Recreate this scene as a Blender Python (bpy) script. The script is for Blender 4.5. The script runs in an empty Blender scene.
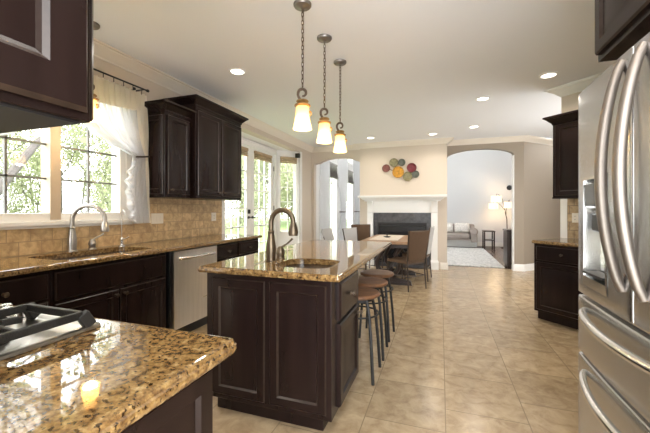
import bpy, bmesh, math, random
from mathutils import Matrix, Vector
C = bpy.context.scene.collection
SC = bpy.context.scene
PI = math.pi

# ------------------------------------------------------------------ camera
FPX = 332.0
cam = bpy.data.cameras.new('camera')
cam.sensor_fit = 'HORIZONTAL'; cam.sensor_width = 36.0
cam.lens = FPX / 650.0 * 36.0
cam.shift_y = -6.5 / 650.0
cam.clip_start = 0.02; cam.clip_end = 200
co = bpy.data.objects.new('camera', cam); C.objects.link(co)
co.location = (0, 0, 1.26)
co.rotation_euler = (PI / 2, 0, math.radians(19.2))
SC.camera = co

# ------------------------------------------------------------------ world and exposure
W = bpy.data.worlds.new('overcast_sky'); SC.world = W; W.use_nodes = True
bgn = W.node_tree.nodes['Background']
bgn.inputs['Color'].default_value = (.97, .985, 1.0, 1)
bgn.inputs['Strength'].default_value = 6.0
SC.view_settings.view_transform = 'Standard'
SC.view_settings.look = 'None'
SC.view_settings.exposure = 0.80
SC.view_settings.gamma = 1.0
SC.view_settings.use_curve_mapping = False
CAN_POWER = 24.0
al = bpy.data.lights.new('rear_fill', 'AREA'); al.shape = 'RECTANGLE'; al.size = 1.9; al.size_y = 2.2; al.energy = 30; al.color = (.88, .94, 1)  # unseen fill lamp behind the camera, added to brighten the ceiling
ao = bpy.data.objects.new('rear_fill', al); C.objects.link(ao); ao.location = (.42, -1.15, 1.15); ao.rotation_euler = (math.radians(90 + 14), 0, 0)
PENDANT_POWER = 7.5
al = bpy.data.lights.new('living_fill', 'AREA'); al.shape = 'RECTANGLE'; al.size = 3.0; al.size_y = 2.0; al.energy = 36; al.color = (.97, .98, 1)  # added fill lamp high up, brightens the living room walls
ao = bpy.data.objects.new('living_fill', al); C.objects.link(ao); ao.location = (-.5, 10.2, 4.9)
al = bpy.data.lights.new('hall_fill', 'AREA'); al.shape = 'RECTANGLE'; al.size = 1.6; al.size_y = 1.8; al.energy = 55; al.color = (.95, .98, 1)  # unseen fill lamp in the hall, added to lift the far ceiling
ao = bpy.data.objects.new('hall_fill', al); C.objects.link(ao); ao.location = (3.2, 5.6, 1.35); ao.rotation_euler = (0, math.radians(90 + 22), 0)

# ------------------------------------------------------------------ materials
def mat(name, base, rough=0.5, metal=0.0, spec=0.5, emit=None, estr=0.0, noise=0.0, nscale=8.0, bump=0.0, bscale=40.0,
        stretch=(1, 1, 1), coat=0.0, trans=0.0, aniso=0.0):
    m = bpy.data.materials.new(name); m.use_nodes = True
    nt = m.node_tree; b = nt.nodes['Principled BSDF']
    b.inputs['Base Color'].default_value = (*base, 1)
    b.inputs['Roughness'].default_value = rough
    b.inputs['Metallic'].default_value = metal
    b.inputs['Specular IOR Level'].default_value = spec
    if coat: b.inputs['Coat Weight'].default_value = coat; b.inputs['Coat Roughness'].default_value = 0.08
    if trans: b.inputs['Transmission Weight'].default_value = trans
    if aniso: b.inputs['Anisotropic'].default_value = aniso
    if emit: b.inputs['Emission Color'].default_value = (*emit, 1); b.inputs['Emission Strength'].default_value = estr
    tc = nt.nodes.new('ShaderNodeTexCoord'); mp = nt.nodes.new('ShaderNodeMapping'); mp.inputs['Scale'].default_value = stretch
    nt.links.new(tc.outputs['Object'], mp.inputs['Vector'])
    if noise:
        n = nt.nodes.new('ShaderNodeTexNoise'); n.inputs['Scale'].default_value = nscale; n.inputs['Detail'].default_value = 5
        r = nt.nodes.new('ShaderNodeValToRGB')
        r.color_ramp.elements[0].position = .3; r.color_ramp.elements[1].position = .7
        r.color_ramp.elements[0].color = (*[c * (1 - noise) for c in base], 1)
        r.color_ramp.elements[1].color = (*[min(1, c * (1 + noise)) for c in base], 1)
        nt.links.new(mp.outputs[0], n.inputs['Vector']); nt.links.new(n.outputs['Fac'], r.inputs['Fac'])
        nt.links.new(r.outputs['Color'], b.inputs['Base Color'])
    if bump:
        n2 = nt.nodes.new('ShaderNodeTexNoise'); n2.inputs['Scale'].default_value = bscale
        bp = nt.nodes.new('ShaderNodeBump'); bp.inputs['Strength'].default_value = bump; bp.inputs['Distance'].default_value = .01
        nt.links.new(mp.outputs[0], n2.inputs['Vector']); nt.links.new(n2.outputs['Fac'], bp.inputs['Height'])
        nt.links.new(bp.outputs[0], b.inputs['Normal'])
    return m

def granite(name):
    m = mat(name, (.5, .3, .12), rough=.03, spec=1.0)
    nt = m.node_tree; b = nt.nodes['Principled BSDF']; N = nt.nodes.new; L = nt.links.new
    tc = N('ShaderNodeTexCoord')
    n1 = N('ShaderNodeTexNoise'); n1.inputs['Scale'].default_value = 48; n1.inputs['Detail'].default_value = 6; n1.inputs['Roughness'].default_value = .65
    r1 = N('ShaderNodeValToRGB'); e = r1.color_ramp.elements
    e[0].position = .30; e[0].color = (.045, .024, .014, 1)
    e[1].position = .72; e[1].color = (.38, .285, .155, 1)
    x = e.new(.42); x.color = (.13, .072, .026, 1)
    x = e.new(.56); x.color = (.24, .150, .058, 1)
    v = N('ShaderNodeTexVoronoi'); v.inputs['Scale'].default_value = 110
    rv = N('ShaderNodeValToRGB'); rv.color_ramp.elements[0].position = .0; rv.color_ramp.elements[0].color = (.35, .3, .25, 1)
    rv.color_ramp.elements[1].position = .5; rv.color_ramp.elements[1].color = (1.15, 1.1, 1.0, 1)
    n2 = N('ShaderNodeTexNoise'); n2.inputs['Scale'].default_value = 95; n2.inputs['Detail'].default_value = 3
    r2 = N('ShaderNodeValToRGB'); r2.color_ramp.elements[0].position = .36; r2.color_ramp.elements[0].color = (.12, .09, .07, 1)
    r2.color_ramp.elements[1].position = .43; r2.color_ramp.elements[1].color = (1, 1, 1, 1)
    for n in (n1, v, n2): L(tc.outputs['Object'], n.inputs['Vector'])
    L(n1.outputs['Fac'], r1.inputs['Fac']); L(v.outputs['Distance'], rv.inputs['Fac']); L(n2.outputs['Fac'], r2.inputs['Fac'])
    mx = N('ShaderNodeMix'); mx.data_type = 'RGBA'; mx.blend_type = 'MULTIPLY'; mx.inputs[0].default_value = .55
    L(r1.outputs[0], mx.inputs[6]); L(rv.outputs[0], mx.inputs[7])
    mx2 = N('ShaderNodeMix'); mx2.data_type = 'RGBA'; mx2.blend_type = 'MULTIPLY'; mx2.inputs[0].default_value = .9
    L(mx.outputs[2], mx2.inputs[6]); L(r2.outputs[0], mx2.inputs[7])
    L(mx2.outputs[2], b.inputs['Base Color'])
    return m

def tiles(name, bw, rh, off, c1, c2, grout, mortar, axes, shift=(0, 0), rough=.3, vscale=3.0, contrast=.5, spec=.5):
    """stone tiles: axes picks which object coordinates run along and across the rows"""
    m = mat(name, c1, rough=rough, spec=spec)
    nt = m.node_tree; b = nt.nodes['Principled BSDF']; N = nt.nodes.new; L = nt.links.new
    tc = N('ShaderNodeTexCoord'); sp = N('ShaderNodeSeparateXYZ'); cb = N('ShaderNodeCombineXYZ'); L(tc.outputs['Object'], sp.inputs[0])
    for i, a in enumerate(axes):
        ad = N('ShaderNodeMath'); ad.operation = 'ADD'; ad.inputs[1].default_value = shift[i]
        L(sp.outputs['XYZ'.index(a)], ad.inputs[0]); L(ad.outputs[0], cb.inputs[i])
    br = N('ShaderNodeTexBrick'); br.offset = off; br.inputs['Scale'].default_value = 1
    br.inputs['Brick Width'].default_value = bw; br.inputs['Row Height'].default_value = rh
    br.inputs['Mortar Size'].default_value = mortar; br.inputs['Mortar Smooth'].default_value = .3
    br.inputs['Color1'].default_value = (.88, .88, .88, 1); br.inputs['Color2'].default_value = (1.08, 1.08, 1.08, 1)
    L(cb.outputs[0], br.inputs['Vector'])
    n = N('ShaderNodeTexNoise'); n.inputs['Scale'].default_value = vscale; n.inputs['Detail'].default_value = 8
    n.inputs['Roughness'].default_value = .65; n.inputs['Distortion'].default_value = .5
    L(tc.outputs['Object'], n.inputs['Vector'])
    r = N('ShaderNodeValToRGB'); r.color_ramp.elements[0].position = .5 - .4 * contrast; r.color_ramp.elements[1].position = .5 + .4 * contrast
    r.color_ramp.elements[0].color = (*c2, 1); r.color_ramp.elements[1].color = (*c1, 1)
    L(n.outputs['Fac'], r.inputs['Fac'])
    mx = N('ShaderNodeMix'); mx.data_type = 'RGBA'; mx.blend_type = 'MULTIPLY'; mx.inputs[0].default_value = 1
    L(r.outputs[0], mx.inputs[6]); L(br.outputs['Color'], mx.inputs[7])
    g = N('ShaderNodeMix'); g.data_type = 'RGBA'; L(br.outputs['Fac'], g.inputs[0]); L(mx.outputs[2], g.inputs[6]); g.inputs[7].default_value = (*grout, 1)
    br.inputs['Mortar'].default_value = (1, 1, 1, 1)
    L(g.outputs[2], b.inputs['Base Color'])
    bp = N('ShaderNodeBump'); bp.inputs['Strength'].default_value = .25; bp.inputs['Distance'].default_value = .004; bp.invert = True
    L(br.outputs['Fac'], bp.inputs['Height']); L(bp.outputs[0], b.inputs['Normal'])
    return m

def glass_mat(name, tint=(1, 1, 1), glossy=.06):
    m = bpy.data.materials.new(name); m.use_nodes = True; nt = m.node_tree; nt.nodes.clear(); N = nt.nodes.new; L = nt.links.new
    o = N('ShaderNodeOutputMaterial'); t = N('ShaderNodeBsdfTransparent'); t.inputs[0].default_value = (*tint, 1)
    g = N('ShaderNodeBsdfGlossy'); g.inputs['Roughness'].default_value = .02
    lw = N('ShaderNodeLayerWeight'); lw.inputs['Blend'].default_value = .5
    pw = N('ShaderNodeMath'); pw.operation = 'POWER'; pw.inputs[1].default_value = 4; L(lw.outputs['Facing'], pw.inputs[0])
    f = N('ShaderNodeMath'); f.operation = 'MULTIPLY_ADD'; f.inputs[1].default_value = .35; f.inputs[2].default_value = .03; L(pw.outputs[0], f.inputs[0])
    mx = N('ShaderNodeMixShader'); L(f.outputs[0], mx.inputs[0]); L(t.outputs[0], mx.inputs[1]); L(g.outputs[0], mx.inputs[2]); L(mx.outputs[0], o.inputs[0])
    return m

def cloth_mat(name, col, tr=.5, alpha=0.0):
    m = bpy.data.materials.new(name); m.use_nodes = True; nt = m.node_tree; nt.nodes.clear(); N = nt.nodes.new; L = nt.links.new
    o = N('ShaderNodeOutputMaterial'); d = N('ShaderNodeBsdfDiffuse'); t = N('ShaderNodeBsdfTranslucent')
    tc = N('ShaderNodeTexCoord'); n = N('ShaderNodeTexNoise'); n.inputs['Scale'].default_value = 60
    r = N('ShaderNodeValToRGB'); r.color_ramp.elements[0].color = (*[c * .93 for c in col], 1); r.color_ramp.elements[1].color = (*col, 1)
    L(tc.outputs['Object'], n.inputs['Vector']); L(n.outputs['Fac'], r.inputs['Fac'])
    L(r.outputs[0], d.inputs[0]); L(r.outputs[0], t.inputs[0])
    mx = N('ShaderNodeMixShader'); mx.inputs[0].default_value = tr
    L(d.outputs[0], mx.inputs[1]); L(t.outputs[0], mx.inputs[2])
    if alpha:
        tp = N('ShaderNodeBsdfTransparent'); m2 = N('ShaderNodeMixShader'); m2.inputs[0].default_value = alpha
        L(mx.outputs[0], m2.inputs[1]); L(tp.outputs[0], m2.inputs[2]); L(m2.outputs[0], o.inputs[0])
    else: L(mx.outputs[0], o.inputs[0])
    return m

M = {}
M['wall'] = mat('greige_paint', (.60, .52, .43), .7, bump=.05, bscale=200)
M['wall_shaded'] = mat('shaded_greige_paint', (.30, .25, .195), .7, bump=.05, bscale=200)  # same wall paint, darkened to stand in for weaker light
M['mullion'] = mat('lamplit_mullion_paint', (.50, .40, .29), .45, noise=.05)  # tan tint paints warm lamp light onto a pale mullion
M['muntin'] = mat('grey_muntin', (.17, .17, .165), .5, noise=.05)
M['wall_cool'] = mat('pale_blue_grey_paint', (.70, .70, .71), .7, bump=.05, bscale=200)
M['bay_white'] = mat('white_paint', (.80, .79, .77), .55, bump=.02)
M['ceiling'] = mat('ceiling_paint', (.79, .80, .82), .8, bump=.08, bscale=150)
M['trim'] = mat('cream_trim_paint', (.76, .70, .61), .4, bump=.01)
M['white_trim'] = mat('white_gloss_trim', (.82, .81, .78), .35, bump=.01)
M['floor'] = tiles('travertine_floor_tile', .475, .465, .5, (.52, .40, .25), (.29, .20, .115), (.25, .19, .115), .0035, 'YX', (.14, .437), rough=.22, vscale=9, contrast=.5)
M['woodfloor'] = tiles('dark_wood_floor', 1.2, .09, .4, (.105, .038, .022), (.06, .022, .013), (.03, .015, .01), .002, 'YX', rough=.25, vscale=6)
M['backsplash'] = tiles('travertine_backsplash', .152, .104, .5, (.74, .54, .29), (.32, .20, .095), (.34, .235, .13), .0035, 'YZ', (0, -.914), rough=.45, vscale=14, contrast=.5)
M['backsplash_corner'] = tiles('travertine_backsplash_angled', .10, .10, .5, (.62, .46, .27), (.28, .18, .09), (.22, .15, .09), .005, 'XZ', (0, -.914), rough=.45, vscale=14, contrast=.5)
M['granite'] = granite('gold_granite')
M['espresso'] = mat('espresso_wood', (.0135, .0074, .0064), .27, spec=.22, noise=.25, nscale=14, stretch=(1, 1, .12))
M['espresso_edge'] = mat('glazed_highlight_edge', (.024, .015, .011), .28, spec=.3, noise=.4, nscale=30)  # lighter edges: slight glaze plus highlights put into the colour
M['knob'] = mat('antique_nickel', (.10, .078, .06), .35, 1.0, noise=.15)
M['steel'] = mat('stainless_steel', (.78, .77, .75), .3, 1.0, noise=.06, nscale=30, stretch=(1, 1, .05), bump=.03, bscale=300)
M['fridge_steel'] = mat('brushed_fridge_steel', (.52, .52, .525), .27, 1.0, noise=.05, nscale=40, stretch=(1, .05, 1), bump=.02, bscale=300)
M['handle_steel'] = mat('satin_handle_steel', (.23, .20, .175), .5, 1.0, noise=.05)
M['bright_steel'] = mat('bright_handle_steel', (.75, .74, .72), .22, 1.0, noise=.03)
M['nickel'] = mat('brushed_nickel', (.42, .40, .37), .3, 1.0, noise=.08)
M['bronze_nickel'] = mat('bronze_nickel', (.15, .118, .082), .42, 1.0, noise=.1)
M['black'] = mat('black_plastic', (.012, .012, .013), .4, noise=.2)
M['black_glass'] = mat('grey_control_glass', (.10, .105, .11), .18, noise=.05)
M['iron'] = mat('cast_iron', (.013, .0125, .012), .48, bump=.25, bscale=250, noise=.2)
M['black_metal'] = mat('black_metal', (.012, .011, .0105), .5, .2, noise=.2)
M['stool_wood'] = mat('stool_wood', (.17, .075, .032), .5, noise=.35, nscale=9, stretch=(1, 6, 1))
M['table_wood'] = mat('table_wood', (.36, .21, .11), .35, noise=.3, nscale=8, stretch=(1, 6, 1))
M['dark_wood'] = mat('dark_wood', (.028, .016, .012), .35, noise=.3)
M['wicker'] = mat('brown_wicker', (.10, .058, .031), .6, spec=.25, noise=.3, nscale=120, bump=.5, bscale=160)
M['chair_metal'] = mat('brown_chair_metal', (.07, .05, .037), .4, .4, noise=.2)
M['grey_fabric'] = mat('pale_grey_fabric', (.48, .47, .46), .85, noise=.08, nscale=60, bump=.2, bscale=250)
M['slate'] = mat('dark_slate_tile', (.055, .055, .06), .35, noise=.45, nscale=14, bump=.1, bscale=30)
M['firebox'] = mat('firebox_black', (.008, .008, .009), .25, noise=.2)
M['shade_glass'] = cloth_mat('amber_frosted_glass', (.90, .74, .46), .75)
def add_emission(m, col, st):
    nt = m.node_tree; o = nt.nodes['Material Output']; src = o.inputs[0].links[0].from_socket
    e = nt.nodes.new('ShaderNodeEmission'); e.inputs[0].default_value = (*col, 1); e.inputs[1].default_value = st
    a = nt.nodes.new('ShaderNodeAddShader'); nt.links.new(src, a.inputs[0]); nt.links.new(e.outputs[0], a.inputs[1]); nt.links.new(a.outputs[0], o.inputs[0])
add_emission(M['shade_glass'], (1, .74, .42), .16)
M['bulb'] = mat('lit_bulb', (1, .9, .7), .4, emit=(1, .86, .6), estr=6, noise=.01)
M['can_lens'] = mat('lit_can_lens', (1, 1, 1), .4, emit=(1, .93, .8), estr=4, noise=.01)
M['dark_bronze'] = mat('dark_bronze', (.10, .068, .05), .45, .6, noise=.25, nscale=30)
M['gold_bronze'] = mat('gilded_bronze', (.38, .24, .10), .4, .7, noise=.3, nscale=30)
M['canopy'] = mat('pewter_canopy', (.22, .20, .19), .4, .8, noise=.2)
M['ivory'] = cloth_mat('ivory_curtain', (.92, .87, .77), .42)
M['white_sheer'] = cloth_mat('white_sheer', (.92, .92, .93), .68, .28)
M['grey_sheer'] = cloth_mat('grey_sheer', (.88, .89, .90), .65, .42)
M['woven'] = mat('woven_wood_shade', (.42, .31, .19), .7, noise=.35, nscale=60, stretch=(.2, .2, 3), bump=.4, bscale=120)
M['grey_shade'] = mat('grey_woven_shade', (.36, .34, .31), .7, noise=.3, nscale=60, stretch=(.2, .2, 3), bump=.4, bscale=120)
M['glass'] = glass_mat('window_glass')
M['bark'] = mat('bark', (.075, .066, .06), .9, noise=.3, nscale=10, bump=.4)
M['leaf'] = mat('spring_leaf', (.19, .215, .10), .7, noise=.5, nscale=3)
M['leaf_pale'] = mat('pale_spring_leaf', (.25, .275, .15), .7, noise=.4, nscale=3)
M['lawn'] = mat('lawn_grass', (.14, .21, .06), .9, noise=.4, nscale=2, bump=.3)
M['sofa'] = mat('taupe_sofa_fabric', (.36, .31, .28), .85, noise=.15, nscale=50, bump=.2, bscale=200)
M['sofa_skirt'] = mat('sofa_skirt_fabric', (.40, .39, .37), .85, noise=.1, nscale=50)
M['pillow'] = mat('cream_pillow', (.72, .68, .63), .85, noise=.25, nscale=25)
M['pillow_grey'] = mat('grey_pillow', (.42, .40, .39), .85, noise=.2, nscale=25)
M['rug'] = mat('pale_shag', (.64, .625, .60), .95, noise=.3, nscale=22, bump=1.0, bscale=60)
M['lamp_shade'] = mat('white_drum_shade', (.9, .85, .75), .7, emit=(1, .80, .55), estr=.45, noise=.03)
M['plastic_ivory'] = mat('ivory_plastic', (.78, .72, .62), .4, noise=.02)
M['mat_cream'] = mat('cream_runner', (.70, .62, .52), .8, noise=.12, nscale=40)
for nm, c in (('rust', (.16, .058, .045)), ('olive', (.22, .195, .10)), ('slategreen', (.085, .092, .07)), ('amber', (.52, .25, .025)), ('wine', (.15, .022, .027))):
    M['disc_' + nm] = mat('enamel_' + nm, c, .4, .3, noise=.35, nscale=25)

# ------------------------------------------------------------------ mesh builder
class MB:
    def __init__(s): s.v = []; s.f = []; s.T = Matrix.Identity(4)
    def at(s, m): s.T = m; return s
    def pv(s, pts):
        i = len(s.v); s.v += [tuple(s.T @ Vector(p)) for p in pts]; return i
    def box(s, x0, y0, z0, x1, y1, z1):
        if x0 > x1: x0, x1 = x1, x0
        if y0 > y1: y0, y1 = y1, y0
        if z0 > z1: z0, z1 = z1, z0
        i = s.pv([(x0, y0, z0), (x1, y0, z0), (x1, y1, z0), (x0, y1, z0), (x0, y0, z1), (x1, y0, z1), (x1, y1, z1), (x0, y1, z1)])
        s.f += [[i + a for a in q] for q in ((3, 2, 1, 0), (4, 5, 6, 7), (0, 1, 5, 4), (1, 2, 6, 5), (2, 3, 7, 6), (3, 0, 4, 7))]
        return s
    def loops(s, loops, cap0=True, cap1=True, close=True):
        """skin a list of equal-length vertex loops"""
        n = len(loops[0]); ids = [s.pv(l) for l in loops]
        for a, b in zip(ids[:-1], ids[1:]):
            for k in range(n if close else n - 1):
                s.f.append([a + k, a + (k + 1) % n, b + (k + 1) % n, b + k])
        if cap0: s.f.append([ids[0] + k for k in range(n)][::-1])
        if cap1: s.f.append([ids[-1] + k for k in range(n)])
        return s
    def tube(s, path, r, seg=8, cap=True):
        path = [Vector(p) for p in path]
        rs = r if isinstance(r, (list, tuple)) else [r] * len(path)
        t0 = (path[1] - path[0]).normalized()
        up = Vector((0, 0, 1)) if abs(t0.z) < .9 else Vector((1, 0, 0))
        u = t0.cross(up).normalized(); L = []
        for i, p in enumerate(path):
            t = (path[min(i + 1, len(path) - 1)] - path[max(i - 1, 0)]).normalized()
            u = (u - t * u.dot(t)).normalized(); w = t.cross(u)
            L.append([p + (u * math.cos(2 * PI * k / seg) + w * math.sin(2 * PI * k / seg)) * rs[i] for k in range(seg)])
        return s.loops(L, cap, cap)
    def lathe(s, prof, seg=20, o=(0, 0, 0), axis='z', cap=True):
        L = []
        for r, z in prof:
            l = []
            for k in range(seg):
                a = 2 * PI * k / seg; p = (r * math.cos(a), r * math.sin(a), z)
                if axis == 'y': p = (p[0], -p[2], p[1])
                if axis == 'x': p = (p[2], p[0], p[1])
                l.append((p[0] + o[0], p[1] + o[1], p[2] + o[2]))
            L.append(l)
        return s.loops(L, cap, cap)
    def prism(s, poly, a0, a1, plane='xy'):
        def P(p, a): return {'xy': (p[0], p[1], a), 'xz': (p[0], a, p[1]), 'yz': (a, p[0], p[1])}[plane]
        return s.loops([[P(p, a0) for p in poly], [P(p, a1) for p in poly]])
    def rings(s, x0, z0, x1, z1, rg):
        """rectangular rings facing -Y: rg = [(inset, y)...]; capped at the last"""
        L = [[(x0 + i, y, z0 + i), (x1 - i, y, z0 + i), (x1 - i, y, z1 - i), (x0 + i, y, z1 - i)] for i, y in rg]
        return s.loops(L, True, True)
    def build(s, name, m, parent=None, smooth=True, bevel=0.0, seg=2, ang=38):
        me = bpy.data.meshes.new(name); me.from_pydata(s.v, [], s.f)
        bm = bmesh.new(); bm.from_mesh(me); bmesh.ops.recalc_face_normals(bm, faces=bm.faces); bm.to_mesh(me); bm.free()
        return link(name, me, m, parent, smooth, bevel, seg, ang)

def link(name, me, m, parent=None, smooth=True, bevel=0.0, seg=2, ang=38):
    me.materials.append(M[m] if isinstance(m, str) else m)
    if smooth:
        me.polygons.foreach_set('use_smooth', [True] * len(me.polygons)); me.set_sharp_from_angle(angle=math.radians(ang))
    o = bpy.data.objects.new(name, me); C.objects.link(o)
    if parent: o.parent = parent
    if bevel:
        b = o.modifiers.new('soft_edge', 'BEVEL'); b.width = bevel; b.segments = seg; b.limit_method = 'ANGLE'; b.angle_limit = math.radians(40)
    return o

def bmlink(name, bm, m, parent=None, **k):
    bmesh.ops.recalc_face_normals(bm, faces=bm.faces)
    me = bpy.data.meshes.new(name); bm.to_mesh(me); bm.free()
    return link(name, me, m, parent, **k)

def tag(o, label=None, cat=None, group=None, kind=None):
    if label: o['label'] = label
    if cat: o['category'] = cat
    if group: o['group'] = group
    if kind: o['kind'] = kind
    return o
def thing(name, label, cat, loc=(0, 0, 0), rz=0.0, group=None, kind=None):
    o = bpy.data.objects.new(name, None); C.objects.link(o); o.empty_display_size = .1
    o.location = loc; o.rotation_euler = (0, 0, rz)
    return tag(o, label, cat, group, kind)
def struct(name, mb, m, parent=None, label=None, cat=None, **k):
    o = mb.build(name, m, parent, **k)
    if not parent: tag(o, label, cat or name.split('_')[0].split('.')[0], None, 'structure')
    return o
def dup(root, loc, rz=0.0, label=None, group=None):
    r = root.copy(); C.objects.link(r); r.location = loc; r.rotation_euler = (0, 0, rz)
    if label: r['label'] = label
    if group: r['group'] = group
    for ch in list(root.children):
        c = ch.copy(); C.objects.link(c); c.parent = r
        for g in list(ch.children):
            d = g.copy(); C.objects.link(d); d.parent = c
    return r
def rot(deg): return math.radians(deg)
def rr(x0, y0, x1, y1, r, n=5):
    """rounded rectangle loop"""
    L = []
    for cx, cy, a in ((x1 - r, y0 + r, -90), (x1 - r, y1 - r, 0), (x0 + r, y1 - r, 90), (x0 + r, y0 + r, 180)):
        for k in range(n + 1):
            t = math.radians(a + 90 * k / n); L.append((cx + r * math.cos(t), cy + r * math.sin(t)))
    return L
def arcpts(cx, cz, r, a0, a1, n):
    return [(cx + r * math.cos(math.radians(a0 + (a1 - a0) * k / n)), cz + r * math.sin(math.radians(a0 + (a1 - a0) * k / n))) for k in range(n + 1)]

# ================================================================== STRUCTURE
ZC = 2.77
b = MB().box(-3.6, -1.1, -.1, 3.6, 8.02, 0); struct('floor', b, 'floor', label='beige travertine tile floor of the kitchen')
b = MB().box(-3.6, 8.02, -.1, 3.6, 13.0, 0); struct('floor_living', b, 'woodfloor', label='dark wood floor beyond the archway', cat='floor')
b = MB().box(-3.15, -1.1, ZC, 3.6, 7.95, ZC + .1); struct('ceiling', b, 'ceiling', label='flat off-white ceiling over the kitchen')
b = MB().box(-3.2, 7.95, 5.0, 3.6, 13.0, 5.1); struct('ceiling_living', b, 'ceiling', label='high ceiling of the room beyond the archway', cat='ceiling')

# left wall, sink window hole y 1.20..2.49 z 1.17..2.42, bay opening y 4.10..6.90
WY0, WY1, WZ0, WZ1 = 1.20, 2.49, 1.17, 2.42
b = MB()
b.box(-3.15, -1.1, 0, -3, WY0, ZC); b.box(-3.15, WY0, 0, -3, WY1, WZ0); b.box(-3.15, WY0, WZ1, -3, WY1, ZC)
b.box(-3.15, WY1, 0, -3, 4.10, ZC); b.box(-3.15, 4.10, 2.575, -3, 6.90, ZC); b.box(-3.15, 6.90, 0, -3, 7.75, ZC)
struct('wall_left', b, 'wall', label='beige wall with the sink window and bay opening')
b = MB().box(-3.6, 3.95, 2.575, -3.15, 7.05, 2.67); struct('ceiling_bay', b, 'bay_white', label='white lowered ceiling of the window bay', cat='ceiling')

def frame_mb(w, h, t, fw, d0, d1):
    """a flat rectangular frame in the XZ plane (hole inside)"""
    m = MB(); m.box(0, d0, 0, fw, d1, h); m.box(w - fw, d0, 0, w, d1, h); m.box(fw, d0, 0, w - fw, d1, fw * t); m.box(fw, d0, h - fw, w - fw, d1, h); return m

# bay walls (white): door wall x=-3.4, y 4.5..6.5; angled panels at both ends
def wall_hole(m, L, H, hx0, hx1, hz0, hz1, t=.12):
    m.box(0, 0, 0, hx0, t, H); m.box(hx1, 0, 0, L, t, H)
    if hz0 > 0: m.box(hx0, 0, 0, hx1, t, hz0)
    m.box(hx0, 0, hz1, hx1, t, H); return m
def wmat(x, y, deg): return Matrix.Translation((x, y, 0)) @ Matrix.Rotation(math.radians(deg), 4, 'Z')
# local x along wall seen from inside, local -y into the room
b = MB().at(wmat(-3.4, 4.5, 90)); wall_hole(b, 2.0, 2.575, .06, 1.94, 0, 2.49); struct('wall_bay', b, 'bay_white', label='white bay wall around the French doors')
b = MB().at(wmat(-3.4, 6.5, 45)); wall_hole(b, .566, 2.575, .05, .516, .74, 2.47); struct('wall_bay_angled', b, 'bay_white', label='white angled wall of the bay beside the French doors', cat='wall')
b = MB().at(wmat(-3.0, 4.1, 135)); wall_hole(b, .566, 2.575, .05, .516, .74, 2.47); struct('wall_bay_angled.001', b, 'bay_white', label='white angled wall of the bay behind the counter end', cat='wall')
b = MB().box(-3.155, 6.86, 0, -2.99, 6.90, 2.575).box(-3.0, 6.86, 0, -2.985, 6.99, 2.575); struct('trim_1', b, 'white_trim', label='white vertical casing at the far end of the bay', cat='trim')
b = MB().box(-3.155, 4.10, 0, -2.99, 4.12, 2.575).box(-3.0, 4.045, 0, -2.985, 4.12, 2.575); struct('trim_2', b, 'white_trim', label='white vertical casing where the backsplash ends', cat='trim')

# French doors
def french_door(n, x0, w, lab, hinge_left):
    t = thing('door_%d' % n, lab, 'door', (-3.40, 4.5 + x0, 0), PI / 2, kind='structure')
    h = 2.468; m = MB(); st = .135
    m.box(0, .02, 0.01, st, .065, h); m.box(w - st, .02, .01, w, .065, h); m.box(st, .02, .01, w - st, .065, .26); m.box(st, .02, h - .14, w - st, .065, h)
    m.build('leaf_frame', 'white_trim', t, bevel=.004)
    MB().box(st, .040, .26, w - st, .046, h - .14).build('glass', 'glass', t, smooth=False)
    g = MB(); gw = w - 2 * st
    for k in (1, 2): g.box(st + gw * k / 3 - .011, .030, .26, st + gw * k / 3 + .011, .056, h - .14)
    for k in range(1, 6): g.box(st, .030, .26 + (h - .40) * k / 6 - .011, w - st, .056, .26 + (h - .40) * k / 6 + .011)
    g.build('grille', 'white_trim', t)
    hx = (w - .06) if hinge_left else .06; s = -1 if hinge_left else 1
    hd = MB(); hd.lathe([(.027, 0), (.027, .008), (.012, .012), (.012, .05)], 14, (hx, .02, 1.12), 'y'); hd.tube([(hx, -.03, 1.12), (hx + s * .05, -.034, 1.122), (hx + s * .11, -.03, 1.115)], [.011, .009, .008])
    hd.build('lever_handle', 'black_metal', t)
    if hinge_left:
        d = MB(); d.box(hx - .032, -.005, 1.19, hx + .032, .02, 1.27); d.build('deadbolt', 'black_metal', t, bevel=.006)
    else:
        hg = MB()
        for z in (.35, 1.3, 2.15): hg.tube([(w + .004, .016, z - .05), (w + .004, .016, z + .05)], .009)
        hg.build('hinge', 'black_metal', t)
french_door(1, .075, .925, 'white gridded French door with black lever and deadbolt, beside the counter end', True)
french_door(2, 1.005, .925, 'white gridded French door nearer the angled window', False)
b = MB().at(wmat(-3.4, 4.5, 90)); b.box(.0, -.02, 0, .07, .0, 2.53); b.box(1.93, -.02, 0, 2.0, 0, 2.53); b.box(0, -.02, 2.46, 2.0, 0, 2.545); b.box(.0, -.04, 2.535, 2.0, 0, 2.56)
struct('trim_3', b, 'white_trim', label='white casing around the pair of French doors', cat='trim', bevel=.004)

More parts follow.
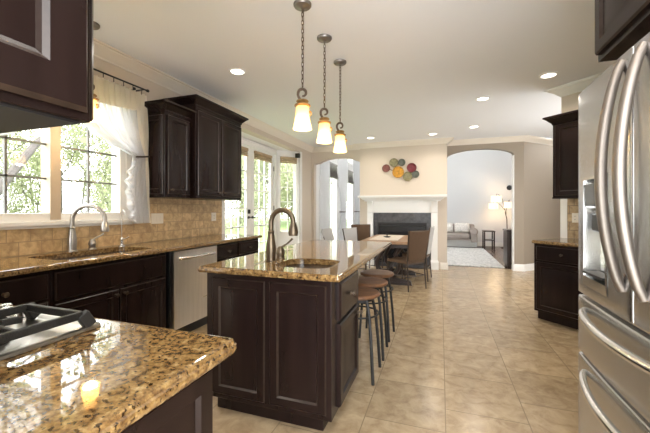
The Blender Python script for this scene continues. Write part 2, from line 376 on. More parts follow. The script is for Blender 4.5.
def window(n, M4, w, z0, z1, nx, nz, lab, fw=.055, sash=1, mm_='white_trim', hw=.009):
    t = thing('window_%d' % n, lab, 'window', kind='structure'); t.matrix_world = M4
    m = MB(); m.box(-.0, -.018, z0, fw, .10, z1); m.box(w - fw, -.018, z0, w, .10, z1); m.box(fw, -.018, z0, w - fw, .10, z0 + fw); m.box(fw, -.018, z1 - fw, w - fw, .10, z1)
    m.build('window_frame', 'white_trim', t, bevel=.004)
    sw = (w - fw * (sash + 1)) / sash
    if sash > 1:
        mm = MB()
        for k in range(1, sash): mm.box(fw + k * (sw + fw) - fw - .008, -.022, z0 + .01, fw + k * (sw + fw) + .008, .10, z1 - .01)
        mm.build('mullion', 'mullion', t, bevel=.004)
    g = MB(); gl = MB()
    for k in range(sash):
        xa = fw + k * (sw + fw); xb = xa + sw; za, zb = z0 + fw, z1 - fw
        for q in range(1, nx): g.box(xa + (xb - xa) * q / nx - hw, .028, za, xa + (xb - xa) * q / nx + hw, .052, zb)
        for q in range(1, nz): g.box(xa, .028, za + (zb - za) * q / nz - hw, xb, .052, za + (zb - za) * q / nz + hw)
        gl.box(xa, .038, za, xb, .043, zb)
    g.build('muntins', mm_, t); gl.build('glass', 'glass', t, smooth=False)
    return t
window(1, Matrix.Translation((-3.0, WY0, 0)) @ Matrix.Rotation(PI / 2, 4, 'Z'), WY1 - WY0, WZ0, WZ1, 2, 4, 'double casement window over the sink', fw=.065, sash=2, mm_='muntin', hw=.008)
b = MB(); b.box(-3.10, WY0 - .1, 1.135, -2.95, WY1 + .1, 1.17); b.box(-3.0, WY0 - .07, 1.115, -2.975, WY1 + .07, 1.135); b.box(-3.0, WY0 - .08, 1.17, -2.98, WY0, WZ1 + .07); b.box(-3.0, WY1, 1.17, -2.98, WY1 + .06, WZ1 + .07); b.box(-3.0, WY0, WZ1, -2.98, WY1, WZ1 + .07)
struct('trim_4', b, 'white_trim', label='white sill and casing of the sink window', cat='trim', bevel=.004)
window(2, wmat(-3.4, 6.5, 45) @ Matrix.Translation((.05, 0, 0)), .466, .74, 2.47, 2, 5, 'narrow gridded window in the angled bay wall', fw=.05)
window(3, wmat(-3.0, 4.1, 135) @ Matrix.Translation((.05, 0, 0)), .466, .74, 2.47, 2, 5, 'narrow window of the bay behind the counter end', fw=.05)

# far wall with curved opening
b = MB()
b.box(-3.0, 7.6, 0, -2.93, 7.75, ZC)
top = [(-2.93, 2.38), (-2.88, 2.395), (-2.82, 2.395), (-2.72, 2.44), (-2.58, 2.485), (-2.4, 2.505), (-2.2, 2.505), (-2.02, 2.48), (-1.88, 2.43), (-1.76, 2.38)]
b.prism(top + [(-1.76, ZC), (-2.93, ZC)], 7.6, 7.75, 'xz')
struct('wall_far', b, 'wall', label='beige wall with the curved opening beside the fireplace')
b = MB().box(-1.76, 7.5, 0, .13, 7.95, ZC); struct('wall_chimney', b, 'wall', label='warm beige chimney breast above the mantel')
ar = [(.13, 2.405)] + [(.13 + .655 + .655 * math.cos(math.radians(a)) * 1.0, 2.405 + .165 * math.sin(math.radians(a))) for a in range(170, 0, -10)] + [(1.44, 2.405)]
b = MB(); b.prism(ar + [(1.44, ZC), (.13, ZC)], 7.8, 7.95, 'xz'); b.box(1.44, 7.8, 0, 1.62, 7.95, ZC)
struct('wall_arch', b, 'wall_shaded', label='greige wall with the archway to the living room')
b = MB().box(1.425, 7.79, .13, 1.442, 7.96, 2.40); struct('trim_5', b, 'white_trim', label='white lining on the archway jamb', cat='trim')
b = MB().at(wmat(1.62, 7.8, 45)); b.box(0, 0, 0, 2.3, .15, ZC); struct('wall_diagonal', b, 'wall_shaded', label='greige wall running off diagonally past the archway')
# angled partition behind the small corner cabinets, and the outer right walls
PX, PY = 1.424, 4.886
b = MB().at(wmat(PX, PY, -45)); b.box(0, 0, 0, 1.1, .11, ZC); struct('wall_partition', b, 'wall', label='short angled wall carrying the corner cabinets')
b = MB().box(2.2, 2.4, 0, 2.32, 4.12, ZC); b.box(1.42, -1.1, 0, 1.54, 2.4, ZC); b.box(1.54, 2.4, 0, 2.2, 2.5, ZC)
struct('wall_right', b, 'wall', label='wall behind the refrigerator')
b = MB().box(3.3, 2.4, 0, 3.45, 9.5, ZC); struct('wall_hall', b, 'wall', label='wall of the hall past the partition')
b = MB().box(-2.6, 0, 0, -.57, .1, ZC); struct('wall_near', b, 'wall', label='wall behind the cooktop run')
# living room shell
b = MB().box(-3.15, 12.8, 0, 3.45, 12.95, 5); struct('wall_living', b, 'wall_cool', label='pale blue-grey end wall of the living room')
b = MB().box(3.3, 9.5, 0, 3.45, 12.8, 5); b.box(-3.15, 7.80, ZC + .1, 3.45, 7.95, 5); struct('wall_living.001', b, 'wall_cool', label='side and upper walls of the living room', cat='wall')
b = MB(); LW = [(8.78, 9.70), (10.70, 11.62)]
ys = [7.75, 8.78, 9.70, 10.70, 11.62, 12.8]
for i in (0, 2, 4): b.box(-3.15, ys[i], 0, -3, ys[i + 1], 5)
for a, c in LW: b.box(-3.15, a, 0, -3, c, .25); b.box(-3.15, a, 2.68, -3, c, 2.85); b.box(-3.15, a, 4.6, -3, c, 5)
struct('wall_living.002', b, 'bay_white', label='white window wall of the living room', cat='wall')
for i, (a, c) in enumerate(LW):
    Mx = Matrix.Translation((-3.0, a, 0)) @ Matrix.Rotation(PI / 2, 4, 'Z')
    window(4 + 2 * i, Mx, c - a, .25, 2.68, 2, 4, ['tall living room window nearer the dining table', 'tall living room window beside the fireplace'][i])
    window(5 + 2 * i, Mx, c - a, 2.85, 4.6, 2, 3, ['upper living room window nearer the dining table', 'upper living room window beside the fireplace'][i])

# backsplash
b = MB().box(-3.0, .8, .914, -2.988, WY1 + .1, 1.115); b.box(-3.0, WY1 + .1, .914, -2.988, 4.045, 1.40)
struct('wall_backsplash', b, 'backsplash', label='tan stone tile backsplash under the window and wall cabinets')
b = MB().at(Matrix.Identity(4)); b.box(.075, -.012, .914, 1.0, 0, 1.40)
o = struct('wall_backsplash.001', b, 'backsplash_corner', label='tan stone tile backsplash behind the angled corner counter', cat='wall'); o.matrix_world = wmat(PX, PY, -45)

# crown moulding: sweep a profile along mitred paths
def sweep(path, prof, closed=False):
    """path = [(x,y)...], profile (out,z) where out is to the right-hand normal of travel"""
    n = len(path); L = []
    for i, p in enumerate(path):
        p = Vector(p); d0 = (p - Vector(path[i - 1])).normalized() if i else None; d1 = (Vector(path[i + 1]) - p).normalized() if i < n - 1 else None
        d0 = d0 or d1; d1 = d1 or d0
        n0 = Vector((d0.y, -d0.x)); n1 = Vector((d1.y, -d1.x)); m = (n0 + n1); m = m / max(.3, m.dot(n0))
        L.append([(p.x + m.x * o, p.y + m.y * o, z) for o, z in prof])
    return MB().loops(L)
def crown(path, nm, lab, h=.10, w=.13, m='trim'):
    z = ZC
    pr = [(0, z - h), (.012, z - h), (.016, z - h + .012), (.03, z - h + .02), (w * .45, z - h * .52), (w * .72, z - .034), (w * .80, z - .024), (w * .80, z - .016), (w, z - .012), (w, z), (0, z)]
    o = struct(nm, sweep(path, pr), m, label=lab, cat='trim', ang=25)
    return o
crown([(-3, -.5), (-3, 7.6), (-1.76, 7.6), (-1.76, 7.5), (.13, 7.5), (.13, 7.8), (1.62, 7.8), (3.2, 9.38)], 'trim_6', 'cream crown moulding running round the ceiling')
crown([(PX + .11 * .707, PY + .11 * .707), (PX, PY), (PX + 1.0 * .707, PY - 1.0 * .707)], 'trim_7', 'crown moulding on the short angled wall', m='white_trim')
bp = [(0, 0), (.018, 0), (.018, .10), (.012, .115), (.008, .135), (0, .14)]
struct('baseboard_far', sweep([(.13, 7.5), (.13, 7.8)], bp), 'white_trim', label='baseboard at the chimney corner', cat='baseboard')
struct('baseboard_chimney', sweep([(-.005, 7.5), (.13, 7.5), (.13, 7.79)], bp), 'trim', label='cream baseboard beside the mantel foot', cat='baseboard')
struct('baseboard_arch', sweep([(1.44, 7.96), (1.44, 7.8), (1.62, 7.8), (3.2, 9.38)], bp), 'white_trim', label='white baseboard round the archway corner', cat='baseboard')
struct('baseboard_living', MB().box(-3, 12.78, 0, 3.3, 12.8, .14), 'white_trim', label='white baseboard of the living room end wall', cat='baseboard')
bpy.data.objects.remove(bpy.data.objects['baseboard_far'])

# ================================================================== CABINETS
def door_rings(t): return [(0, 0), (0, -t + .008), (.007, -t), (.050, -t), (.059, -t + .010), (.066, -t + .010), (.100, -t + .005), (.104, -t + .004)]
def drawer_rings(t): return [(0, 0), (0, -t + .010), (.009, -t + .002), (.012, -t), (.016, -t)]
def knob(x, z, y, parent):
    return MB().lathe([(.011, 0), (.009, .003), (.006, .008), (.006, .016), (.013, .021), (.016, .026), (.014, .031), (.006, .034)], 14, (x, y, z), 'y').build('knob', 'knob', parent)
def edge_glaze_highlight(o, kind='door'):
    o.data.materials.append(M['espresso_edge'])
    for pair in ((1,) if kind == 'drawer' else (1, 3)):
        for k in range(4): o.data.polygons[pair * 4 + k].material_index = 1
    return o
def front(parent, kind, x0, z0, x1, z1, k=None, t=.021):
    rg = drawer_rings(t) if kind == 'drawer' else door_rings(t)
    o = edge_glaze_highlight(MB().rings(x0, z0, x1, z1, rg).build(kind, 'espresso', parent, ang=20), kind)
    if k: knob(k[0], k[1], -t, o)
    return o
def cabinet(name, label, loc, deg, w, d, z0, z1, fronts, toe=True, cat='cabinet', group=None, toe_in=.07, sides=(0, 0)):
    t = thing(name, label, cat, loc, rot(deg), group)
    m = MB()
    if toe:
        m.box(0, 0, .105, w, d, z1); m.box(sides[0], toe_in, 0, w - sides[1], d, .105)
    else: m.box(0, 0, z0, w, d, z1)
    m.build('body', 'espresso', t, bevel=.002)
    for f in fronts: front(t, *f)
    return t
BT = .876
FX = -2.385
# run under the window: drawer stack, sink base, (dishwasher), drawer base
cabinet('base_cabinet', 'dark drawer base under the counter next to the sink base, partly behind the cooktop counter', (FX, .93, 0), 90, .515, .61, 0, BT,
        [('drawer', .02, .69, .495, .852, (.26, .775)), ('drawer', .02, .42, .495, .675, (.26, .55)), ('drawer', .02, .13, .495, .405, (.26, .27))], group=None)
cabinet('sink_cabinet', 'dark sink base cabinet with false front and two doors below the window', (FX, 1.447, 0), 90, .955, .61, 0, BT,
        [('drawer', .015, .665, .94, .852), ('door', .015, .13, .470, .645, (.435, .605)), ('door', .480, .13, .94, .645, (.515, .605))])
cabinet('base_cabinet', 'dark base cabinet with two drawers at the counter end by the French doors', (FX, 3.115, 0), 90, .93, .61, 0, BT,
        [('drawer', .015, .70, .405, .852, (.21, .775)), ('drawer', .44, .70, .90, .852, (.67, .775)), ('door', .015, .13, .405, .675, (.37, .63)), ('door', .44, .13, .90, .675, (.475, .63))])

# dishwasher
t = thing('dishwasher', 'stainless steel dishwasher under the window counter', 'dishwasher', (FX, 2.468, 0), PI / 2)
MB().box(0.0, .02, .10, .642, .58, .868).box(.03, .06, 0, .612, .5, .10).build('tub_housing', 'black', t)
o = MB().rings(.004, .125, .638, .868, [(0, .02), (0, -.022), (.004, -.028), (.01, -.028)]).build('door', 'steel', t)
h = MB(); pts = [(.06 + .52 * k / 16, -.030 - .055 * math.sin(PI * k / 16) ** .6, .792 + .006 * math.sin(PI * k / 16)) for k in range(17)]
h.tube(pts, .0155, 10); h.build('handle', 'bright_steel', o)
MB().box(.40, -.0295, .345, .52, -.027, .352).build('badge', 'bright_steel', o)

def slab(name, label, outer, z1, th, m, hole=None, r=.02, prof=None, group=None):
    """counter slab with a shaped edge; outer = (x0,y0,x1,y1)"""
    prof = prof or [(.024, 0), (.017, 0), (.009, .002), (.006, .007), (.0055, .011), (.001, .014), (0, .020), (.001, .028), (.006, .035), (.014, .038)]
    bm = bmesh.new(); rings = []
    for ins, dz in prof:
        z = z1 - dz * th / .038
        rings.append([bm.verts.new((x, y, z)) for x, y in rr(outer[0] + ins, outer[1] + ins, outer[2] - ins, outer[3] - ins, max(.004, r - ins))])
    n = len(rings[0])
    for a, c in zip(rings[:-1], rings[1:]):
        for k in range(n): bm.faces.new((a[k], a[(k + 1) % n], c[(k + 1) % n], c[k]))
    def fill(ring, hr):
        es = [bm.edges.get((ring[k], ring[(k + 1) % n])) or bm.edges.new((ring[k], ring[(k + 1) % n])) for k in range(n)]
        if hr:
            q = len(hr); es += [bm.edges.get((hr[k], hr[(k + 1) % q])) or bm.edges.new((hr[k], hr[(k + 1) % q])) for k in range(q)]
        bmesh.ops.triangle_fill(bm, use_beauty=True, edges=es)
    ht = hb = None
    if hole:
        hl = rr(*hole)
        ht = [bm.verts.new((x, y, z1)) for x, y in hl]; hb = [bm.verts.new((x, y, z1 - th)) for x, y in hl]; q = len(hl)
        for k in range(q): bm.faces.new((ht[k], ht[(k + 1) % q], hb[(k + 1) % q], hb[k]))
    fill(rings[0], ht); fill(rings[-1], hb)
    o = bmlink(name, bm, m, ang=30)
    return tag(o, label, 'countertop', group)
def basin(mb, x0, y0, x1, y1, zt, depth, r=.05):
    L = [[(x, y, zt) for x, y in rr(x0 - .012, y0 - .012, x1 + .012, y1 + .012, r + .012)], [(x, y, zt) for x, y in rr(x0, y0, x1, y1, r)],
         [(x, y, zt - depth + .03) for x, y in rr(x0 + .004, y0 + .004, x1 - .004, y1 - .004, r)], [(x, y, zt - depth) for x, y in rr(x0 + .03, y0 + .03, x1 - .03, y1 - .03, max(.01, r - .02))]]
    mb.loops(L, False, True)
slab('countertop', 'long granite countertop under the sink window', (-2.987, .80, -2.335, 4.075), .914, .038, 'granite', (-2.86, 1.56, -2.45, 2.34, .06))
t = thing('sink', 'double stainless undermount sink below the window', 'sink', (0, 0, 0))
m = MB(); basin(m, -2.855, 1.565, -2.455, 1.94, .8755, .19); basin(m, -2.855, 1.97, -2.455, 2.335, .8755, .19)
m.build('bowl', 'steel', t)
for y in (1.75, 2.15): MB().lathe([(.045, 0), (.045, .004), (.03, .005), (.012, .002)], 16, (-2.655, y, .6865)).build('drain', 'bright_steel', t)

# faucets
def arc3(base, dirv, rise, rad, drop, n=14, tail=.0):
    """gooseneck: up by rise, half circle of radius rad towards dirv, down by drop"""
    d = Vector((dirv[0], dirv[1], 0)).normalized(); b0 = Vector(base); P = [b0, b0 + Vector((0, 0, rise * .5)), b0 + Vector((0, 0, rise))]
    for k in range(1, n + 1):
        a = PI * k / n * .94
        P.append(b0 + Vector((0, 0, rise + rad * math.sin(a))) + d * (rad - rad * math.cos(a)))
    P.append(P[-1] + Vector((d.x * tail, d.y * tail, -drop))); return P
def faucet(name, label, base, dirv, rise, rad, drop, m, r=.013):
    t = thing(name, label, 'faucet', base)
    MB().lathe([(.038, 0), (.038, .005), (.031, .010), (.030, .04), (.034, .075), (.033, .10), (.026, .15), (.0205, .185), (.020, .192), (.024, .198), (.020, .205), (.0165, .21)], 20).build('base', m, t)
    P = arc3((0, 0, .185), dirv, rise - .185, rad, drop)
    MB().tube(P, r, 12).build('spout', m, t)
    d = (P[-1] - P[-2]).normalized(); e = P[-1]
    MB().tube([e - d * .012, e, e + d * .02, e + d * .055, e + d * .075], [r + .001, r + .004, r + .010, r + .017, r + .013], 14).build('spray_head', m, t)
    return t
faucet('faucet', 'brushed nickel gooseneck faucet behind the window sink', (-2.915, 1.93, .914), (.87, .50), .258, .125, .045, 'nickel', .0175)
def faucet_handle(label, base, dirv, m, L=.10, rise=.075):
    t = thing('mixer_valve', label, 'faucet valve', base)
    MB().lathe([(.033, 0), (.033, .004), (.027, .01), (.026, .03), (.031, .042), (.028, .062), (.019, .082), (.012, .09)], 18).build('base', m, t)
    d = Vector((dirv[0], dirv[1], 0)).normalized()
    MB().tube([(0, 0, .075), (d.x * .02, d.y * .02, .092), (d.x * L * .5, d.y * L * .5, .105), (d.x * L * .8, d.y * L * .8, .075 + rise * .75), (d.x * L, d.y * L, .075 + rise)], [.009, .008, .006, .0065, .008], 10).build('lever', m, t)
    return t
faucet_handle('small nickel lever handle beside the window sink faucet', (-2.915, 2.10, .914), (.3, .9), 'nickel', .09, .06)
t = thing('filter_tap', 'thin pale filtered-water tap at the corner of the window sink', 'tap', (-2.90, 2.375, .914))
MB().lathe([(.03, 0), (.03, .004), (.014, .01), (.012, .05), (.015, .06), (.015, .075), (.010, .085)], 16).build('base', 'bright_steel', t)
MB().tube(arc3((0, 0, .08), (.9, -.3), .23, .035, .02), .0038, 10).build('spout', 'nickel', t)
MB().tube([(0, .0, .062), (.02, .03, .07), (.03, .055, .085)], [.006, .005, .006], 8).build('lever', 'bright_steel', t)

# wall cabinets left
def cab_crown(t, w, d, z, h=.085, o=.075, ends=(1, 1)):
    """moulding round front and ends of a wall cabinet"""
    pth = []
    pth = [(0, d), (0, -.0), (w, -.0), (w, d)]
    pr = [(0, z - .01), (.008, z - .01), (.010, z + .008), (.022, z + .018), (.045, z + .045), (.062, z + .06), (o, z + .066), (o, z + h), (0, z + h)]
    pr = [(-a if False else a, c) for a, c in pr]
    return sweep(pth, pr).build('crown', 'espresso', t, ang=25)
def wall_cabinet(label, loc, deg, w, d, z0, z1, fronts, group=None, endp=None):
    t = thing('wall_cabinet', label, 'cabinet', loc, rot(deg), group)
    MB().box(0, 0, z0, w, d, z1).box(.0, -.012, z0 - .018, w, d, z0).build('body', 'espresso', t, bevel=.002)
    for f in fronts: front(t, *f)
    cab_crown(t, w, d, z1)
    return t
t = wall_cabinet('short dark wall cabinet with one raised-panel door next to the curtain', (-2.67, 2.676, 0), 90, .36, .33, 1.41, 2.285, [('door', .025, 1.425, .345, 2.245, (.06, 1.47))])
e = MB().at(Matrix.Translation((0, 0, 0)) @ Matrix.Rotation(-PI / 2, 4, 'Z')); e.rings(-.31, 1.425, -.02, 2.245, door_rings(.014)); edge_glaze_highlight(e.build('end_panel', 'espresso', t, ang=20))
wall_cabinet('taller dark wall cabinet with two raised-panel doors beside the bay', (-2.60, 3.043, 0), 90, .90, .40, 1.41, 2.445, [('door', .025, 1.425, .445, 2.39, (.41, 1.47)), ('door', .465, 1.425, .885, 2.39, (.50, 1.47))])

# outlets
def plate(label, Mx, w, h, n, nm, cat):
    t = thing(nm, label, cat); t.matrix_world = Mx
    MB().rings(-w / 2, -h / 2, w / 2, h / 2, [(0, 0), (0, -.003), (.003, -.006), (.006, -.006)]).build('plate', 'plastic_ivory', t)
    for k in range(n):
        cx = (k - (n - 1) / 2) * .046
        if nm == 'outlet':
            for dz in (-.02, .02):
                q = MB().box(cx - .013, -.008, dz - .012, cx + .013, -.005, dz + .012).build('socket', 'plastic_ivory', t)
                for dx in (-.006, .006): MB().box(cx + dx - .0015, -.0086, dz - .006, cx + dx + .0015, -.0075, dz + .004).build('slot', 'black', q)
        else: MB().box(cx - .015, -.009, -.032, cx + .015, -.005, .032).build('rocker', 'plastic_ivory', t, bevel=.002)
def wallM(x, y, z, deg): return Matrix.Translation((x, y, z)) @ Matrix.Rotation(rot(deg), 4, 'Z')
plate('ivory double outlet on the backsplash near the bay', wallM(-2.988, 3.86, 1.165, 90), .10, .115, 1, 'outlet', 'outlet')
plate('wide ivory switch plate on the backsplash beside the curtain', wallM(-2.988, 2.885, 1.165, 90), .165, .115, 3, 'switch_plate', 'switch')
plate('ivory outlet on the angled backsplash over the corner counter', wmat(PX, PY, -45) @ Matrix.Translation((.165, -.012, 1.165)), .075, .115, 1, 'outlet', 'outlet')

# island ------------------------------------------------------------
t = thing('island', 'dark panelled kitchen island with a drawer and door on its stool side', 'island', (-1.378, 1.715, 0))
m = MB(); m.box(0, 0, .105, .818, .60, BT); m.box(0, .60, .105, .50, 1.86, BT); m.box(.03, .065, 0, .748, .60, .105); m.box(.03, .60, 0, .45, 1.80, .105)
m.build('body', 'espresso', t, bevel=.003)
front(t, 'panel', .045, .135, .412, .845, None, .012); front(t, 'panel', .440, .135, .790, .845, None, .012)
sd = thing('side', None, None); bpy.data.objects.remove(sd)
S = Matrix.Translation((.818, 0, 0)) @ Matrix.Rotation(PI / 2, 4, 'Z')
m = MB().at(S); m.rings(.105, .625, .545, .842, drawer_rings(.022)); dw = m.build('drawer', 'espresso', t, ang=20)
MB().at(S).lathe([(.011, 0), (.006, .008), (.006, .016), (.015, .024), (.013, .031), (.006, .034)], 14, (.325, -.022, .735), 'y').build('knob', 'knob', dw)
m = MB().at(S); m.rings(.105, .13, .545, .605, door_rings(.022)); dd = m.build('door', 'espresso', t, ang=20)
MB().at(S).lathe([(.011, 0), (.006, .008), (.006, .016), (.015, .024), (.013, .031), (.006, .034)], 14, (.515, -.022, .56), 'y').build('knob', 'knob', dd)
m = MB()
for y0 in (.66, 1.27):
    m.at(Matrix.Translation((.50, 0, 0)) @ Matrix.Rotation(PI / 2, 4, 'Z')).rings(y0, .135, y0 + .55, .845, door_rings(.012))
m.build('panel', 'espresso', t, ang=20)
slab('countertop', 'granite island countertop with a small prep sink', (-1.418, 1.668, -.497, 3.66), .914, .038, 'granite', (-1.0, 1.825, -.63, 2.20, .10))
t = thing('sink', 'small bronze-toned prep sink in the island countertop', 'sink', (0, 0, 0))
m = MB(); basin(m, -.995, 1.83, -.635, 2.195, .8755, .17, .095); m.build('bowl', 'bronze_nickel', t)
MB().lathe([(.045, 0), (.045, .004), (.03, .005), (.012, .002)], 16, (-.815, 2.01, .7065)).build('drain', 'bright_steel', t)
faucet('faucet', 'bronze-toned gooseneck faucet on the island', (-1.075, 1.985, .914), (1, -.12), .258, .088, .02, 'bronze_nickel', .0165)
faucet_handle('bronze-toned lever handle beside the island faucet', (-1.065, 2.105, .914), (.8, .25), 'bronze_nickel', .085, .07)

# cooktop run -------------------------------------------------------
t = cabinet('base_cabinet', 'dark base cabinet under the cooktop, its panelled end towards the island', (-.575, .735, 0), 180, 1.22, .60, 0, BT,
            [('drawer', .02, .69, .60, .852, (.31, .775)), ('door', .02, .13, .60, .675, (.56, .63)), ('drawer', .62, .69, 1.20, .852, (.91, .775)), ('door', .62, .13, 1.20, .675, (.66, .63))])
m = MB().at(Matrix.Rotation(-PI / 2, 4, 'Z')); m.rings(-.585, .13, -.015, .855, door_rings(.02)); m.build('end_panel', 'espresso', t, ang=20)
slab('countertop', 'granite countertop around the cooktop in front of the camera', (-1.80, .102, -.512, .778), .914, .0378, 'granite', None, .03)
t = thing('cooktop', 'stainless gas cooktop with black cast-iron grates', 'cooktop', (-1.33, .46, .914))
L = [[(x, y, z) for x, y in rr(-.38 + i, -.26 + i, .38 - i, .26 - i, .02)] for i, z in ((.004, 0), (0, .002), (.001, .009), (.006, .012), (.018, .012), (.026, .006), (.034, .006))]
MB().loops(L).build('tray', 'nickel', t)
for gx in (-.2465, 0, .2465):
    g = MB(); w = .117; z = .047; y0, y1 = -.215, (.205 if gx else .125)
    def bar(p, q, r=.0085):
        p, q = Vector(p), Vector(q); d = (q - p); n = d.normalized(); s = Vector((n.y, -n.x, 0)); s = s.normalized() if s.length > .01 else Vector((1, 0, 0)); u = s.cross(n)
        g.loops([[e + s * a * r + u * c * r * 1.3 for a, c in ((-1, -1), (1, -1), (1, 1), (-.6, 1))] for e in (p, q)])
    for sx in (-1, 1):
        bar((gx + sx * w, y0, z), (gx + sx * w, y1, z))
        for yy in (y0, y1):
            bar((gx + sx * w, yy, z + .004), (gx + sx * (w + .004), yy + (-.022 if yy < 0 else .022), .012), .012)
    bar((gx - w, y0, z), (gx + w, y0, z)); bar((gx - w, y1, z), (gx + w, y1, z)); bar((gx - w, -.04, z), (gx + w, -.04, z))
    for cy in (-.13, .05):
        for dx, dy in ((1, 0), (-1, 0)): bar((gx + dx * w, cy, z), (gx + dx * .03, cy, z + .004), .007)
        bar((gx, cy + .075, z), (gx, cy + .028, z + .004), .007); bar((gx, cy - .075, z), (gx, cy - .028, z + .004), .007)
    g.build('grate', 'iron', t, smooth=False, bevel=.003)
    for cy in (-.13, .05):
        MB().lathe([(.045, .006), (.045, .014), (.036, .020), (.036, .026), (.030, .030), (.012, .031)], 20, (gx, cy, 0)).build('burner', 'black_metal', t)
for k in range(5):
    MB().lathe([(.021, .006), (.021, .012), (.017, .014), (.0165, .038), (.014, .041), (.005, .041)], 18, (.094 - .047 * k, .215 - .02 * (k % 2), 0)).build('knob', 'bright_steel', t)
# wall cabinet above the cooktop (end panel towards the island)
t = thing('wall_cabinet', 'dark wall cabinet above the cooktop, seen end-on at the top corner', 'cabinet', (-.58, .415, 0), PI)
MB().box(.012, .012, 1.409, .768, .30, 1.413).build('underside_shade', 'black', t)  # black sheet added to paint shade under the cabinet
MB().box(0, 0, 1.413, .78, .31, 2.45).build('body', 'espresso', t, bevel=.002)
front(t, 'door', .015, 1.42, .385, 2.43, (.35, 1.47)); front(t, 'door', .395, 1.42, .765, 2.43, (.43, 1.47))
m = MB().at(Matrix.Rotation(-PI / 2, 4, 'Z')); m.rings(-.30, 1.425, -.014, 2.44, [(0, 0), (0, -.012), (.007, -.020), (.062, -.020), (.069, -.013), (.076, -.010), (.090, -.011), (.094, -.012)]); edge_glaze_highlight(m.build('end_panel', 'espresso', t, ang=20))
cab_crown(t, .78, .31, 2.45)

# corner cabinets on the angled wall (local x along the wall from its free end)
PM = wmat(PX, PY, -45)
o = struct('trim_8', MB().box(-.004, -.016, .914, .075, 0, 1.405), 'white_trim', label='white edge strip beside the angled backsplash', cat='trim'); o.matrix_world = PM
def ploc(x, y): v = PM @ Vector((x, y, 0)); return (v.x, v.y, 0)
cabinet('base_cabinet', 'dark base cabinet with one drawer on the angled wall beside the refrigerator', ploc(.045, -.615), -45, .62, .605, 0, BT,
        [('drawer', .03, .69, .59, .852, (.31, .775)), ('door', .03, .13, .59, .675, (.555, .63))])
o = slab('countertop', 'short granite countertop on the angled corner cabinet', (.02, -.64, .70, -.012), .914, .038, 'granite'); o.matrix_world = PM
wall_cabinet('dark wall cabinet on the angled wall beside the refrigerator', ploc(.09, -.335), -45, .62, .33, 1.41, 2.27, [('door', .03, 1.425, .59, 2.25, (.55, 1.47))])

# refrigerator -------------------------------------------------------
FW = .95
t = thing('refrigerator', 'stainless French-door refrigerator with two freezer drawers', 'refrigerator', (.60, 1.84, 0), -PI / 2)   # local x: 0 far end .. .91 near end, -y into the room
MB().box(.005, .07, .06, FW - .005, .78, 1.80).box(.03, .10, 0, FW - .03, .74, .06).build('cabinet_body', 'black', t)
def bow(x): u = (x / FW) * 2 - 1; return -.014 * (1 - u * u)
def door_panel(x0, x1, z0, z1, n=10, hole=None):
    """a convex steel door with rounded outer edges"""
    m = MB(); xs = [x0 + (x1 - x0) * k / n for k in range(n + 1)]
    L = []
    for x in xs:
        e = 0.012 if x in (xs[0], xs[-1]) else 0.0
        y = bow(x) + e
        L.append([(x, .068, z0), (x, y, z0), (x, y, z1), (x, .068, z1)])
    xs2 = sorted(set(xs)); m.loops(L); return m
def fr_door(x0, x1, z0, z1, hole=None):
    n = 14; bm = bmesh.new()
    xs = [x0, x0 + .004, x0 + .010] + [x0 + .010 + (x1 - x0 - .020) * k / n for k in range(1, n)] + [x1 - .010, x1 - .004, x1]
    zs = [z0, z0 + .004, z0 + .010] + [z0 + .010 + (z1 - z0 - .020) * k / 6 for k in range(1, 6)] + [z1 - .010, z1 - .004, z1]
    if hole:
        for h in hole[:2]: xs.append(h)
        for h in hole[2:]: zs.append(h)
        xs.sort(); zs.sort()
    def ed(v, a, c): d = min(v - a, c - v); return .007 if d < .001 else (.002 if d < .006 else 0)
    g = [[bm.verts.new((x, bow(x) + max(ed(x, x0, x1), ed(z, z0, z1)), z)) for z in zs] for x in xs]
    for i in range(len(xs) - 1):
        for k in range(len(zs) - 1):
            if hole and hole[0] <= (xs[i] + xs[i + 1]) / 2 <= hole[1] and hole[2] <= (zs[k] + zs[k + 1]) / 2 <= hole[3]: continue
            bm.faces.new((g[i][k], g[i + 1][k], g[i + 1][k + 1], g[i][k + 1]))
    rim = [g[i][0] for i in range(len(xs))] + [g[-1][k] for k in range(1, len(zs))] + [g[i][-1] for i in range(len(xs) - 2, -1, -1)] + [g[0][k] for k in range(len(zs) - 2, 0, -1)]
    bk = [bm.verts.new((v.co.x, .066, v.co.z)) for v in rim]
    for k in range(len(rim)): bm.faces.new((rim[k], rim[(k + 1) % len(rim)], bk[(k + 1) % len(rim)], bk[k]))
    bm.faces.new(bk[::-1])
    return bm
GX = .495
d1 = bmlink('door', fr_door(.003, GX - .003, .885, 1.795, (.08, .325, .935, 1.40)), 'fridge_steel', t, ang=50)
d2 = bmlink('door', fr_door(GX + .003, FW - .003, .885, 1.795), 'fridge_steel', t, ang=50)
r1 = bmlink('freezer_drawer', fr_door(.003, FW - .003, .62, .872), 'fridge_steel', t, ang=50)
r2 = bmlink('freezer_drawer', fr_door(.003, FW - .003, .10, .607), 'fridge_steel', t, ang=50)
